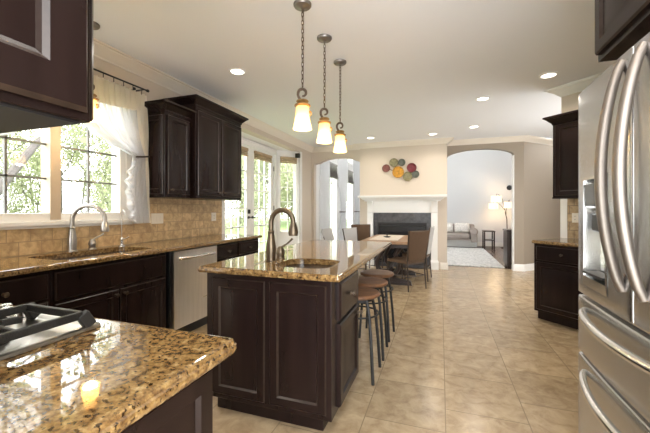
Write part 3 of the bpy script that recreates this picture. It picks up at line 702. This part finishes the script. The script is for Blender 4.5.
# dispenser
dp = MB(); hx0, hx1, hz0, hz1 = .08, .325, .935, 1.40; yb = .05
dp.loops([[(hx0, bow(hx0) - .002, hz0), (hx1, bow(hx1) - .002, hz0), (hx1, bow(hx1) - .002, hz1), (hx0, bow(hx0) - .002, hz1)],
          [(hx0 + .012, bow(hx0) - .004, hz0 + .04), (hx1 - .012, bow(hx1) - .004, hz0 + .04), (hx1 - .012, bow(hx1) - .004, hz1 - .012), (hx0 + .012, bow(hx0) - .004, hz1 - .012)],
          [(hx0 + .022, yb, hz0 + .055), (hx1 - .022, yb, hz0 + .055), (hx1 - .022, yb, hz1 - .03), (hx0 + .022, yb, hz1 - .03)]], False, True)
dd = dp.build('dispenser', 'bright_steel', d1, smooth=False)
MB().prism([(.045, 1.255), (.012, 1.262), (-.006, 1.275), (-.010, 1.372), (.045, 1.372)], hx0 + .024, hx1 - .024, 'yz').build('control_panel', 'black_glass', d1, bevel=.003)
MB().box(hx0 + .07, .0, 1.17, hx1 - .07, .03, 1.245).build('nozzle', 'black', d1, bevel=.006)
MB().box(hx0 + .03, -.018, hz0 + .055, hx1 - .03, .04, hz0 + .064).build('drip_tray', 'black', d1)
def bow_handle(p0, p1, out, nrm, r, parent, m, n=22, side=(0, 0, 0)):
    p0, p1 = Vector(p0), Vector(p1); P = []
    for k in range(n + 1):
        u = k / n; s = math.sin(PI * u) ** .72
        P.append(p0.lerp(p1, u) + Vector(nrm) * (out * s) + Vector(side) * s)
    rs = [r * (.72 + .28 * math.sin(PI * min(1, max(0, k / n))) ** .4) for k in range(n + 1)]
    return MB().tube(P, rs, 12).build('handle', m, parent)
bow_handle((GX - .052, bow(GX) - .002, 1.765), (GX - .052, bow(GX) - .002, .985), .062, (0, -1, 0), .0175, d1, 'handle_steel')
bow_handle((GX + .075, bow(GX) - .002, 1.765), (GX + .075, bow(GX) - .002, .985), .062, (0, -1, 0), .0175, d2, 'handle_steel')
bow_handle((.10, bow(.1) - .002, .826), (FW - .10, bow(.1) - .002, .826), .075, (0, -1, 0), .016, r1, 'bright_steel')
bow_handle((.10, bow(.1) - .002, .555), (FW - .10, bow(.1) - .002, .555), .075, (0, -1, 0), .016, r2, 'bright_steel')
# cabinet over the refrigerator
t = thing('wall_cabinet', 'dark wall cabinet above the refrigerator', 'cabinet', (.665, 1.805, 0), -PI / 2)
MB().box(0, 0, 1.92, .95, .74, 2.55).build('body', 'espresso', t, bevel=.002)
front(t, 'door', .018, 1.945, .468, 2.53, (.43, 1.99)); front(t, 'door', .482, 1.945, .932, 2.53, (.52, 1.99))
cab_crown(t, .95, .74, 2.55)

# curtains over the sink -------------------------------------------
t = thing('curtain_rod', 'thin black curtain rod above the sink window', 'curtain rod', (-2.88, 0, 2.50))
MB().tube([(0, .98, 0), (0, 2.64, 0)], .008, 10).build('rod', 'black_metal', t)
f = MB()
for y in (.965, 2.655): f.lathe([(.004, -.02), (.014, -.012), (.016, 0), (.012, .012), (.004, .018)], 12, (0, y, 0), 'y')
f.build('finial', 'black_metal', t)
f = MB()
for y in (1.05, 1.845, 2.60): f.box(-.118, y - .006, -.012, .004, y + .006, -.003); f.box(-.12, y - .012, -.03, -.112, y + .012, .03)
f.build('bracket', 'black_metal', t)
def hang_curtain(name, label, ya, yb, ytie, sgn, ztop=2.445, ztie=1.80, zbot=1.125, x=-2.88, m1='ivory', m2='white_sheer', rings=True, folds=13, parts=True, seed=1):
    """panel gathered to a tie: sgn=+1 pulled towards +y"""
    R = random.Random(seed); nu, nv = 90, 44
    ph = [R.uniform(0, 6.28) for _ in range(4)]
    def P(u, v):
        # u 0 = inner (free) edge, 1 = outer edge; v 0 top..1 bottom
        z = ztop + (zbot - ztop) * v
        vt = (ztop - ztie) / (ztop - zbot)
        if v < vt:
            q = v / vt
            s = q ** 2.4
            inner = ya + (ytie - sgn * .10 - ya) * (s ** 1.0); outer = yb + (ytie + sgn * .035 - yb) * (q * .9)
        else:
            q = (v - vt) / (1 - vt); s = 1
            inner = ytie - sgn * (.10 + .055 * math.sin(PI * min(1, q * 1.1)) + .01 * q); outer = ytie + sgn * (.035 + .018 * q + .06 * max(0, q - .6))
        y = inner + (outer - inner) * u
        # drape: inner part sags
        zz = z - (0.07 * math.sin(PI * min(1, v / vt)) * (1 - u) if v < vt else .03 * (1 - u) * max(0, 1 - (v - vt) * 6))
        amp = .030 * (1 - .45 * math.exp(-((v - vt) / .10) ** 2))
        dx = amp * math.sin(2 * PI * folds * u + ph[0] + .8 * math.sin(5 * v + ph[1])) + .008 * math.sin(2 * PI * folds * 2.3 * u + ph[2])
        y += .010 * math.sin(2 * PI * folds * u + ph[3]) * (1 if v < vt else .6)
        return (x + dx, y, zz)
    def grid(u0, u1, v0, v1, n, k, fr=0.0):
        bm = bmesh.new(); g = []
        for i in range(n + 1):
            row = []
            for j in range(k + 1):
                u = u0 + (u1 - u0) * i / n; v = v0 + (v1 - v0) * j / k
                p = P(u, v); row.append(bm.verts.new((p[0] + fr * math.sin(v * 90) * .7, p[1] + fr * math.sin(v * 70 + 1), p[2])))
            g.append(row)
        for i in range(n):
            for j in range(k): bm.faces.new((g[i][j], g[i + 1][j], g[i + 1][j + 1], g[i][j + 1]))
        return bm
    t = thing(name, label, 'curtain')
    o = bmlink('curtain_header', grid(0, 1, 0, .14, nu, 14), m1, t, ang=180); o.modifiers.new('thick', 'SOLIDIFY').thickness = .0015
    o = bmlink('sheer_panel', grid(0, .80, .14, 1, nu, nv), m2, t, ang=180)
    o = bmlink('outer_edge', grid(.80, 1, .14, 1, 24, nv), m1, t, ang=180)
    o = bmlink('ruffle', grid(-.10, .06, .10, .985, 10, 160, .014), m2, t, ang=180)
    tb = MB(); tb.tube([(x - .06, ytie + sgn * .05, ztie + .03), (x + .02, ytie + sgn * .045, ztie + .015), (x + .035, ytie - sgn * .03, ztie), (x + .02, ytie - sgn * .11, ztie - .01), (x - .03, ytie - sgn * .11, ztie - .01)], .009, 8)
    tb.build('tieback', 'chair_metal', t)
    for k in range(7):
        rg = MB()
        yy = ya + (yb - ya) * (k + .5) / 7
        rg.box(x - .002, yy - .003, ztop - .01, x + .002, yy + .003, 2.4915); rg.build('ring_clip', 'black_metal', t)
    return t
hang_curtain('curtain', 'white sheer curtain with ivory top tied back beside the wall cabinets', 1.92, 2.635, 2.61, 1)
hang_curtain('curtain', 'white sheer curtain on the near side of the sink window, swagged across the pane', 1.77, .99, 1.02, -1, seed=4, ztie=1.66)

# bay shades and the little speaker
def shade(label, Mx, w, z0, z1, m='woven', arch=0.0):
    t = thing('woven_shade', label, 'window shade'); t.matrix_world = Mx
    q = MB(); q.box(0, -.035, z1 - .05, w, -.005, z1); q.build('headrail', m, t)
    q = MB()
    n = max(2, int((z1 - z0 - .05) / .035))
    for k in range(n):
        za = z1 - .05 - (z1 - .05 - z0) * k / n; zb = z1 - .05 - (z1 - .05 - z0) * (k + 1) / n
        q.loops([[(0, -.008, za), (0, -.03 - .006 * k, (za + zb) / 2), (0, -.008, zb)], [(w, -.008, za), (w, -.03 - .006 * k, (za + zb) / 2), (w, -.008, zb)]])
    q.build('folds', m, t, bevel=.003)
B90 = Matrix.Translation((-3.40, 4.5, 0)) @ Matrix.Rotation(PI / 2, 4, 'Z')
shade('rolled tan woven shade on the French door beside the wall cabinet', B90 @ Matrix.Translation((.19, .02, 0)), .69, 2.255, 2.41)
shade('rolled tan woven shade on the French door nearer the angled window', B90 @ Matrix.Translation((1.12, .02, 0)), .69, 2.255, 2.41)
shade('rolled tan woven shade on the angled bay window', wmat(-3.4, 6.5, 45) @ Matrix.Translation((.09, -.018, 0)), .385, 2.29, 2.43)
t = thing('speaker', 'small black speaker mounted high at the end of the bay', 'speaker', (-3.01, 6.80, 2.47))
MB().box(-.045, -.055, -.05, .055, .02, .05).build('case', 'black', t, bevel=.01)
MB().tube([(0, .015, 0), (0, .062, .02)], .012).build('bracket', 'black_metal', t)

# living-room curtains and shades
def sheer(label, y0, y1, x=-2.93, z0=.02, z1=4.7, waist=1.2, seed=2):
    R = random.Random(seed); bm = bmesh.new(); nu, nv = 60, 30; g = []; yc = (y0 + y1) / 2; ph = R.uniform(0, 6)
    for i in range(nu + 1):
        row = []
        for j in range(nv + 1):
            z = z1 + (z0 - z1) * j / nv
            pin = math.exp(-((z - waist) / .7) ** 2) * .62
            y = yc + (y0 + (y1 - y0) * i / nu - yc) * (1 - pin)
            row.append(bm.verts.new((x + .028 * math.sin(2 * PI * 7 * i / nu + ph), y, z)))
        g.append(row)
    for i in range(nu):
        for j in range(nv): bm.faces.new((g[i][j], g[i + 1][j], g[i + 1][j + 1], g[i][j + 1]))
    t = thing('curtain', label, 'curtain'); bmlink('sheer_panel', bm, 'grey_sheer', t, ang=180)
    w = (y1 - y0) * .38 / 2
    MB().tube([(x - .06, yc - w - .03, waist), (x + .04, yc - w, waist), (x + .05, yc, waist), (x + .04, yc + w, waist), (x - .06, yc + w + .03, waist)], .018, 8).build('tieback', 'chair_metal', t)
sheer('tall grey sheer curtain at the edge of the curved opening', 8.05, 8.82, waist=-3)
sheer('tall grey sheer curtain gathered between the two living room windows', 9.66, 10.74, seed=5)
sheer('tall grey sheer curtain next to the fireplace wall', 11.58, 12.5, seed=6)
for i, (a, c) in enumerate(LW):
    shade(['grey woven shade on the living room window nearer the dining table', 'grey woven shade on the living room window beside the fireplace'][i], Matrix.Translation((-3.0, a, 0)) @ Matrix.Rotation(PI / 2, 4, 'Z') @ Matrix.Translation((.09, -.02, 0)), c - a - .18, 2.18, 2.62, 'grey_shade')

# ================================================================== LIGHT FITTINGS
def can(label, x, y, on=True):
    t = thing('recessed_light', label, 'ceiling light', (x, y, ZC))
    MB().lathe([(.095, 0), (.095, -.006), (.088, -.010), (.072, -.010), (.068, -.003), (.068, 0)], 28, cap=False).build('trim_ring', 'white_trim', t)
    MB().lathe([(.068, -.0035), (.06, -.004), (.02, -.004)], 24).build('lens', 'can_lens', t)
    l = bpy.data.lights.new('can_lamp', 'SPOT'); l.energy = CAN_POWER; l.color = (1, .91, .81); l.spot_size = rot(165); l.spot_blend = 1; l.shadow_soft_size = .07
    o = bpy.data.objects.new('can_lamp', l); C.objects.link(o); o.parent = t; o.location = (0, 0, -.03)
can('recessed ceiling light over the wall cabinets by the sink', -2.09, 3.10)
can('recessed ceiling light beside the refrigerator', 1.14, 4.33)
can('recessed ceiling light second out from the refrigerator', .54, 4.95)
can('recessed ceiling light near the archway', .57, 6.56)
can('recessed ceiling light above the mantel end by the archway', -.15, 6.92)
can('recessed ceiling light above the fireplace wall discs', -1.38, 6.86)
for i, (x, y) in enumerate(((.1, .9), (-2.1, .6))): can('added recessed ceiling light out of frame overhead', x, y)  # unseen extra cans, added to brighten the kitchen
for o in list(C.objects):
    if o.get('label') == 'added recessed ceiling light out of frame overhead': o['group'] = 'added ceiling lights out of frame'

def pendant(label, x, y, zb=1.85, first=None):
    t = thing('pendant_light', label, 'pendant light', (x, y, ZC))
    MB().lathe([(.066, 0), (.066, -.012), (.060, -.020), (.022, -.026), (.010, -.034), (.004, -.036)], 24).build('ceiling_rose', 'canopy', t)
    zt = zb - ZC                                  # shade bottom, local
    s1 = zt + .178                                 # top of shade
    hook = s1 + .132
    ch = MB(); z = -.03; k = 0; n = int((-.03 - hook) / .030); st = (-.03 - hook) / n
    for k in range(n):
        zc = -.03 - st * (k + .5); pts = []
        for q in range(13):
            a = 2 * PI * q / 12; dx = .0075 * math.cos(a); dz = .020 * math.sin(a)
            pts.append((dx, 0, zc + dz) if k % 2 else (0, dx, zc + dz))
        ch.tube(pts, .0026, 5, False)
    ch.tube([(.009, .003, -.03), (.011, .0, (hook - .03) / 2), (.006, 0, hook)], .0018, 5)
    ch.build('chain', 'dark_bronze', t)
    # scroll hook, in the XZ plane turned towards the room
    S = []
    for q in range(34):
        u = q / 33
        if u < .28: v = u / .28; S.append((-.010 - .022 * math.sin(PI * v * .5), 0, s1 + .035 + .045 * v))
        else:
            v = (u - .28) / .72; a = PI - v * 1.55 * PI * 1.0; r = .034 * (1 - .45 * v); S.append((.002 + r * math.cos(a), 0, s1 + .088 + r * 1.05 * math.sin(a)))
    cr, sr = math.cos(.33), math.sin(.33)
    S = [(p[0] * cr, p[0] * sr, p[2]) for p in S]
    hk = MB(); hk.tube(S, [.0105] * 22 + [.0105 - .0004 * k for k in range(12)], 10); hk.build('scroll_hook', 'dark_bronze', t)
    MB().lathe([(.012, s1 + .040), (.040, s1 + .036), (.046, s1 + .028), (.040, s1 + .020), (.032, s1 + .016), (.042, s1 + .008), (.058, s1 + .002), (.060, s1 - .006), (.050, s1 - .012), (.03, s1 - .013)], 24).build('cap', 'gold_bronze', t)
    sh = MB(); pr = [(.043, s1 - .008), (.046, s1 - .03), (.049, s1 - .07), (.055, s1 - .11), (.062, s1 - .148), (.070, s1 - .176), (.067, s1 - .176), (.059, s1 - .146), (.052, s1 - .11), (.046, s1 - .07), (.043, s1 - .03), (.040, s1 - .010)]
    sh.lathe(pr, 30, cap=False); s = sh.build('glass_shade', 'shade_glass', t)
    MB().lathe([(.004, s1 - .05), (.014, s1 - .06), (.022, s1 - .09), (.018, s1 - .115), (.005, s1 - .125)], 14).build('bulb', 'bulb', t)
    # little curl on the shade side
    cu = [(.055 * cr + .012 * math.cos(a * .45) , .055 * sr, s1 - .062 + .016 * math.sin(a * .45)) for a in range(-3, 11)]
    MB().tube(cu, .006, 8).build('side_curl', 'gold_bronze', t)
    l = bpy.data.lights.new('pendant_lamp', 'POINT'); l.energy = PENDANT_POWER; l.color = (1, .80, .52); l.shadow_soft_size = .05
    o = bpy.data.objects.new('pendant_lamp', l); C.objects.link(o); o.parent = t; o.location = (0, 0, zt + .03)
pendant('amber glass pendant over the island, nearest the camera', -.957, 2.245)
pendant('amber glass pendant over the island, middle one of the three', -.962, 2.745)
pendant('amber glass pendant over the island, farthest of the three', -.968, 3.245)
pendant('amber glass pendant over the sink, half hidden by the near wall cabinet', -2.68, 1.915, 1.985)

# ================================================================== FIREPLACE
t = thing('fireplace', 'white fireplace surround with corbelled mantel and dark slate face', 'fireplace', (-.815, 7.5, 0))
MB().box(-.62, -.03, 0, .62, -.002, 1.24).build('slate_face', 'slate', t)
m = MB(); m.box(-.53, -.034, .10, .53, -.028, .98); m.build('firebox_frame', 'black_metal', t)
m = MB(); m.box(-.50, -.042, .14, .50, -.034, .94); m.build('firebox_glass', 'firebox', t, bevel=.003)
m = MB()
for z in (.16, .90): m.box(-.49, -.050, z, .49, -.042, z + .028)
m.build('louvre', 'black_metal', t)
m = MB(); m.box(-.72, -.06, 1.20, .72, -.002, 1.50); m.box(-.64, -.072, 1.24, .64, -.06, 1.44); m.build('frieze', 'white_trim', t, bevel=.004)
mant = [(0, 1.45), (.075, 1.45), (.082, 1.475), (.11, 1.49), (.14, 1.515), (.15, 1.53), (.20, 1.535), (.205, 1.565), (.20, 1.58), (0, 1.58)]
m = sweep([(-.74, 0), (-.74, -.02), (.74, -.02), (.74, 0)], [(-o if False else o, z) for o, z in mant]); 
m.box(-.74, -.02, 1.45, .74, 0, 1.58); m.build('mantel_shelf', 'white_trim', t, ang=25)
for s in (-1, 1):
    m = MB(); cx = s * .69
    m.box(cx - .065, -.085, .17, cx + .065, -.002, 1.45); m.box(cx - .085, -.11, 0, cx + .085, -.002, .15)
    m.loops([[(cx - .085, -.11, .15), (cx + .085, -.11, .15), (cx + .085, -.002, .15), (cx - .085, -.002, .15)], [(cx - .065, -.085, .20), (cx + .065, -.085, .20), (cx + .065, -.002, .20), (cx - .065, -.002, .20)]])
    m.rings(cx - .065, .2, cx + .065, 1.22, [(0, -.08), (.002, -.087), (.02, -.087), (.026, -.081), (.034, -.081)])
    p = m.build('pilaster', 'white_trim', t, ang=25)
    m = MB(); q = [(-.085, 1.20), (-.10, 1.215), (-.098, 1.30), (-.12, 1.375), (-.165, 1.43), (-.19, 1.45), (-.002, 1.45), (-.002, 1.2)]
    m.prism(q, cx - .06, cx + .06, 'yz'); m.build('corbel', 'white_trim', p, ang=25)
# disc wall art
t = thing('wall_art', 'cluster of coloured metal discs on the chimney breast', 'wall art', (-.83, 7.5, 0))
for (px, pz, r, c) in ((-.325, 2.195, .088, 'rust'), (-.155, 2.315, .098, 'olive'), (.02, 2.31, .080, 'slategreen'), (-.06, 2.10, .128, 'amber'), (.232, 2.185, .105, 'wine'), (.145, 1.995, .104, 'olive'), (.315, 2.04, .080, 'slategreen')):
    MB().lathe([(r, .012), (r, .03), (r * .96, .038), (r * .88, .036), (r * .80, .028), (r * .45, .024), (r * .12, .026)], 28, (px, 0, pz), 'y').build('disc', 'disc_' + c, t)
m = MB(); m.tube([(-.325, -.008, 2.195), (-.06, -.008, 2.10), (.145, -.008, 1.995), (.315, -.008, 2.04)], .007); m.tube([(-.155, -.008, 2.315), (-.06, -.008, 2.1)], .007); m.tube([(.02, -.008, 2.31), (-.155, -.008, 2.315)], .007); m.tube([(.232, -.008, 2.185), (.145, -.008, 1.995)], .007)
m.build('wire_frame', 'black_metal', t)

# ================================================================== DINING SET
t = thing('dining_table', 'wooden trestle dining table beyond the island', 'table', (-.85, 6.17, 0))
MB().box(-.42, -.74, .70, .42, .74, .75).build('tabletop', 'table_wood', t, bevel=.012)
MB().box(-.34, -.62, .63, .34, .62, .70).build('apron', 'dark_wood', t)
for s in (-1, 1):
    y = s * .45
    m = MB(); m.box(-.36, y - .045, 0, .36, y + .045, .045); m.prism([(-.40, 0), (-.38, .07), (-.10, .11), (.10, .11), (.38, .07), (.40, 0)], y - .04, y + .04, 'xz')
    for q in (-1, 1):
        m.tube([(q * .06, y, .10), (q * .17, y, .26), (q * .19, y, .38), (q * .12, y, .50), (q * .20, y, .63)], [.05, .042, .04, .04, .05], 8)
    m.build('trestle', 'dark_wood', t)
MB().box(-.03, -.42, .26, .03, .42, .34).build('stretcher', 'dark_wood', t, bevel=.006)
o = MB().box(-1.16, 5.62, .7505, -.68, 6.75, .756).build('table_runner', 'mat_cream'); tag(o, 'pale cream runner lying along the dining table', 'table runner')
t = thing('candle_dish', 'small dark dish standing on the table runner', 'dish', (-.93, 6.15, .756))
MB().lathe([(.03, 0), (.05, .006), (.075, .02), (.07, .02), (.045, .01), (.012, .008)], 18).build('bowl', 'black_metal', t)
MB().lathe([(.008, .008), (.008, .05), (.016, .055), (.016, .07), (.004, .075)], 12).build('stem', 'black_metal', t)

def chair(label, loc, face, seat='wicker', back='wicker', frame='chair_metal', top=.94, group=None):
    th = math.atan2(face[0], -face[1])
    t = thing('dining_chair', label, 'chair', (loc[0], loc[1], 0), th, group)
    m = MB(); L = [[(x, y, z) for x, y in rr(-.22 + i, -.225 + i, .22 - i, .21 - i, .03)] for i, z in ((.006, .425), (0, .432), (0, .455), (.01, .466), (.03, .47))]
    m.loops(L).build('seat', seat, t)
    zs = [.475, .60, .75, .88, top]; rows_f, rows_b = [], []
    m = MB(); L = []
    for z in zs:
        u = (z - .475) / (top - .475); w = .185 + .05 * u; y = .20 + .07 * u
        row = []
        for k in range(9):
            x = -w + 2 * w * k / 8; bowx = -.018 * (1 - (x / w) ** 2) * -1; zz = z - (.022 * (1 - (x / w) ** 2) if z == top else 0); row.append((x, y + bowx, zz))
        L.append(row + [(p[0], p[1] + .022, p[2]) for p in reversed(row)])
    m.loops(L).build('backrest', back, t, ang=30)
    for s in (-1, 1):
        MB().tube([(s * .205, .235, 0), (s * .195, .20, .45), (s * .195, .205, .5), (s * (.185 + .052), .272, top - .004)], [.011, .012, .012, .011], 8).build('rear_leg', frame, t)
        MB().tube([(s * .208, -.215, 0), (s * .205, -.205, .43)], [.011, .013], 8).build('front_leg', frame, t)
        MB().tube([(s * .206, -.21, .22), (s * .20, .215, .22)], .008, 8).build('stretcher', frame, t)
    MB().box(-.21, -.215, .405, .21, -.195, .43).box(-.21, .185, .405, .21, .205, .43).build('seat_rail', frame, t)
    MB().tube([(-.205, .215, .22), (.205, .215, .22)], .008, 8).build('stretcher', frame, t)
    return t
chair('brown wicker dining chair turned out at the near table corner', (-.53, 5.53), (-.8, .6))
chair('dining chair with grey-brown back behind the turned-out chair', (-.42, 6.33), (-1, .12), top=.96, back='grey_fabric')
chair('brown-backed dining chair at the far corner of the table', (-1.42, 6.78), (.72, -.69), top=.95)
chair('pale grey chair at the window side of the table', (-1.37, 6.02), (1, -.35), 'grey_fabric', 'grey_fabric', top=.92)
chair('low-backed grey chair standing nearest the curved opening', (-1.88, 6.36), (1, -.1), 'grey_fabric', 'grey_fabric', top=.74)

# ================================================================== BAR STOOLS
def stool(label, loc, rz):
    t = thing('bar_stool', label, 'stool', loc, rz)
    MB().lathe([(.02, .598), (.145, .598), (.160, .602), (.168, .612), (.168, .624), (.160, .632), (.13, .634), (.05, .628), (.01, .627)], 32).build('seat', 'stool_wood', t)
    MB().lathe([(.118, .575), (.128, .575), (.128, .598), (.118, .598)], 24).build('seat_ring', 'black_metal', t)
    for k in range(4):
        a = PI / 4 + k * PI / 2; c, s = math.cos(a), math.sin(a)
        MB().tube([(c * .205, s * .205, 0), (c * .188, s * .188, .22), (c * .160, s * .160, .46), (c * .135, s * .135, .55), (c * .12, s * .12, .59)], .0120, 8).build('leg', 'black_metal', t)
    for z, r in ((.47, .158),): MB().tube([(r * math.cos(2 * PI * q / 32), r * math.sin(2 * PI * q / 32), z) for q in range(33)], .007, 6, False).build('brace_ring', 'black_metal', t)
    return t
s0 = stool('round wooden bar stool at the island, nearest the island door', (-.605, 2.515, 0), 0)
dup(s0, (-.605, 2.925, 0), .04, 'round wooden bar stool at the island, middle of the three')
dup(s0, (-.607, 3.345, 0), -.03, 'round wooden bar stool at the island, nearest the dining table')

# ================================================================== LIVING ROOM
t = thing('sofa', 'taupe sofa with loose cushions against the living room end wall', 'sofa', (.15, 12.25, 0))
MB().box(-.98, -.42, .03, .98, .42, .26).build('skirt', 'sofa_skirt', t, bevel=.02)
MB().box(-.97, -.42, .25, .80, .30, .32).build('seat_deck', 'sofa', t, bevel=.02)
for x in (-.80, -.02): MB().box(x, -.47, .31, x + .77, .25, .48).build('seat_cushion', 'sofa', t, bevel=.05, seg=4)
MB().box(-.95, .18, .25, .95, .46, .78).build('back', 'sofa', t, bevel=.07, seg=4)
for x in (-.98, .78):
    m = MB(); m.box(x, -.43, .2, x + .20, .40, .52); m.lathe([(.115, 0), (.125, .02), (.125, .84), (.11, .86)], 18, (x + .10, .42, .55), 'y'); m.build('arm', 'sofa', t, bevel=.02)
for x, mm, lab, w in ((.53, 'pillow', 'cream patterned pillow at the sofa arm', .25), (.06, 'pillow', 'pale pillow in the middle of the sofa', .2), (-.38, 'pillow_grey', 'grey pillow on the sofa next to the pale one', .2)):
    L = []
    for k in range(9):
        u = -1 + 2 * k / 8; th = .075 * (1 - u * u) ** .5 + .004
        ww = w * (1 - .06 * abs(u)); L.append([(x + .15 - ww, 11.93 + 12.25 - 12.25 + .17 - th + .10 * u * .5, .66 + .17 * u), (x + .15, 12.08 - th * 1.4 + .05 * u, .66 + .17 * u), (x + .15 + ww, 12.10 - th + .05 * u, .66 + .17 * u), (x + .15 + ww, 12.10 + th + .05 * u, .66 + .17 * u), (x + .15, 12.12 + th + .05 * u, .66 + .17 * u), (x + .15 - ww, 12.10 + th + .05 * u, .66 + .17 * u)])
    o = MB().loops(L).build('pillow', mm); ss = o.modifiers.new('soft', 'SUBSURF'); ss.levels = ss.render_levels = 2
    tag(o, lab, 'pillow')
t = thing('side_table', 'small dark side table beside the sofa arm', 'side table', (1.47, 11.95, 0))
MB().box(-.17, -.25, .56, .17, .25, .59).build('top', 'dark_wood', t, bevel=.005)
MB().box(-.14, -.22, .28, .14, .22, .30).build('shelf', 'dark_wood', t)
for sx in (-1, 1):
    for sy in (-1, 1): MB().box(sx * .14 - .018, sy * .22 - .018, 0, sx * .14 + .018, sy * .22 + .018, .56).build('leg', 'dark_wood', t)
t = thing('console_cabinet', 'dark wooden cabinet just inside the archway', 'cabinet', (1.36, 8.06, 0))
MB().box(0, .02, .06, .25, .50, .80).box(.02, .04, 0, .23, .48, .06).build('body', 'dark_wood', t, bevel=.004)
MB().box(-.012, 0, .80, .258, .52, .83).build('top', 'dark_wood', t, bevel=.006)
MB().rings(.01, .09, .24, .78, [(0, .02), (0, .004), (.004, 0), (.045, 0), (.052, .008), (.06, .008)]).build('door', 'dark_wood', t, ang=20)
t = thing('floor_lamp', 'arched floor lamp with three white drum shades in the living room', 'lamp', (2.05, 12.35, 0))
MB().lathe([(.15, 0), (.15, .02), (.14, .03), (.03, .035), (.02, .05)], 24).build('base', 'dark_bronze', t)
MB().tube([(0, 0, .03), (.03, 0, .5), (.02, 0, .95), (-.03, 0, 1.20)], .014, 8).build('pole', 'dark_bronze', t)
for (dx, zc, dy, R) in ((-.29, 1.63, .0, .165), (-.39, 1.39, -.06, .15), (.10, 1.425, .03, .165)):
    m = MB(); z2 = zc + .16
    m.tube([(.0, 0, 1.05), (-.03 if dx < 0 else .0, 0, 1.25), (dx * .45, dy, zc + .03), (dx * .8, dy, z2 - .01), (dx, dy, z2 + .01), (dx + (.0), dy, zc + .06)], .007, 8); a = m.build('arm', 'dark_bronze', t)
    MB().lathe([(R * .96, .10), (R, -.10), (R * .99, -.10), (R * .95, .10)], 28, (dx, dy, zc), cap=False).build('lamp_shade', 'lamp_shade', t)
    l = bpy.data.lights.new('floor_lamp_bulb', 'POINT'); l.energy = 3.2; l.color = (1, .72, .42); l.shadow_soft_size = .06
    o = bpy.data.objects.new('floor_lamp_bulb', l); C.objects.link(o); o.parent = t; o.location = (dx, dy, zc - .03)
b = MB(); b.box(-1.9, 8.06, .001, 1.31, 11.82, .022); o = b.build('rug', 'rug', None, bevel=.008); tag(o, 'pale grey shag rug in the living room', 'rug')
t = thing('wall_thermostat', 'small round black dial on the living room end wall', 'thermostat', (2.22, 12.8, 2.02))
MB().lathe([(.085, 0), (.085, .02), (.07, .035), (.02, .038)], 22, (0, 0, 0), 'y').build('dial', 'black', t)

# ================================================================== OUTSIDE
b = MB().box(-60, -40, -.45, -3.62, 60, -.35); o = b.build('lawn', 'lawn'); tag(o, 'green lawn outside the windows', 'lawn', kind='structure')
def make_tree(seed, h, nleaf, leafm, spread, lean=(0, 0), trunk_r=.13, low=.3):
    R = random.Random(seed); tb = MB(); tips = []
    def limb(p, d, L, r, lev):
        P = [p]; q = p.copy(); n = 6
        for k in range(n):
            d = (d + Vector((R.uniform(-.22, .22), R.uniform(-.22, .22), R.uniform(-.06, .14)))).normalized(); q = q + d * (L / n); P.append(q.copy())
        tb.tube(P, [r * (1 - .75 * k / n) for k in range(n + 1)], 6)
        if lev < 2:
            for k in range(7 if lev == 0 else 4):
                f = R.uniform(low, 1) if lev == 0 else R.uniform(.3, 1); i = min(n - 1, int(f * n)); o = P[i].lerp(P[i + 1], f * n - i if f < 1 else 1)
                a = R.uniform(0, 2 * PI); up = R.uniform(.15, .8)
                limb(o, Vector((math.cos(a), math.sin(a), up)).normalized(), L * R.uniform(.32, .55), r * (.5 if lev == 0 else .45), lev + 1)
        if lev > 0: tips.extend(P[2:])
    limb(Vector((0, 0, 0)), Vector((lean[0], lean[1], 1)).normalized(), h, trunk_r, 0)
    v, f = [], []
    for k in range(nleaf):
        c = R.choice(tips) + Vector((R.gauss(0, spread), R.gauss(0, spread), R.gauss(0, spread)))
        a = Vector((R.uniform(-1, 1), R.uniform(-1, 1), R.uniform(-1, 1))).normalized(); bvec = a.cross(Vector((R.uniform(-1, 1), R.uniform(-1, 1), R.uniform(-1, 1)))).normalized()
        s = R.uniform(.07, .15); i = len(v)
        v += [c + a * s, c + bvec * s * .5, c - a * s, c - bvec * s * .5]; f.append((i, i + 1, i + 2, i + 3))
    lm = bpy.data.meshes.new('foliage'); lm.from_pydata([tuple(x) for x in v], [], f); lm.materials.append(M[leafm])
    return tb, lm
def plant(name, label, tb, lm, loc, rz, group=None, sc=1.0):
    t = thing(name, label, 'tree', loc, rz, group); t.scale = (sc, sc, sc)
    tb.build('trunk', 'bark', t)
    o = bpy.data.objects.new('foliage', lm); C.objects.link(o); o.parent = t; o['kind'] = 'stuff'
    return t
tb, lm = make_tree(3, 7.5, 700, 'leaf_pale', .4, (.0, .5), .12, .12)
big = plant('tree', 'dark leaning tree trunk close outside the sink window', tb, lm, (-8.2, 3.0, -.4), 0)
protos = []
for sd, lf, n in ((11, 'leaf', 5600), (12, 'leaf_pale', 4600), (13, 'leaf_pale', 5000)):
    tb, lm = make_tree(sd, 8.0, n, lf, .55, (.1, .0), .13, .08)
    protos.append(plant('tree', 'leafy tree in the yard beyond the windows', tb, lm, (-40, -20, -.4), 0, 'trees in the yard'))
R = random.Random(7); spots = []
for k in range(56):
    for _ in range(400):
        x = -R.uniform(10, 25); y = R.uniform(-1, 48)
        if abs(math.atan2(y, -x)) > -2 and all((x - a) ** 2 + (y - c) ** 2 > 13 for a, c in spots): break
    spots.append((x, y))
def tsc(x, y): return (1.9 + .24 * math.hypot(x, y)) / 9.0
for k, (x, y) in enumerate(spots):
    p = protos[k % 3]
    if k < 3: p.location = (x, y, -.4); p.rotation_euler.z = R.uniform(0, 6); s = tsc(x, y); p.scale = (.62 * s, .62 * s, s)
    else:
        d = dup(p, (x, y, -.4), R.uniform(0, 6)); s = tsc(x, y) * R.uniform(.8, 1.2); d.scale = (.62 * s, .62 * s, s)
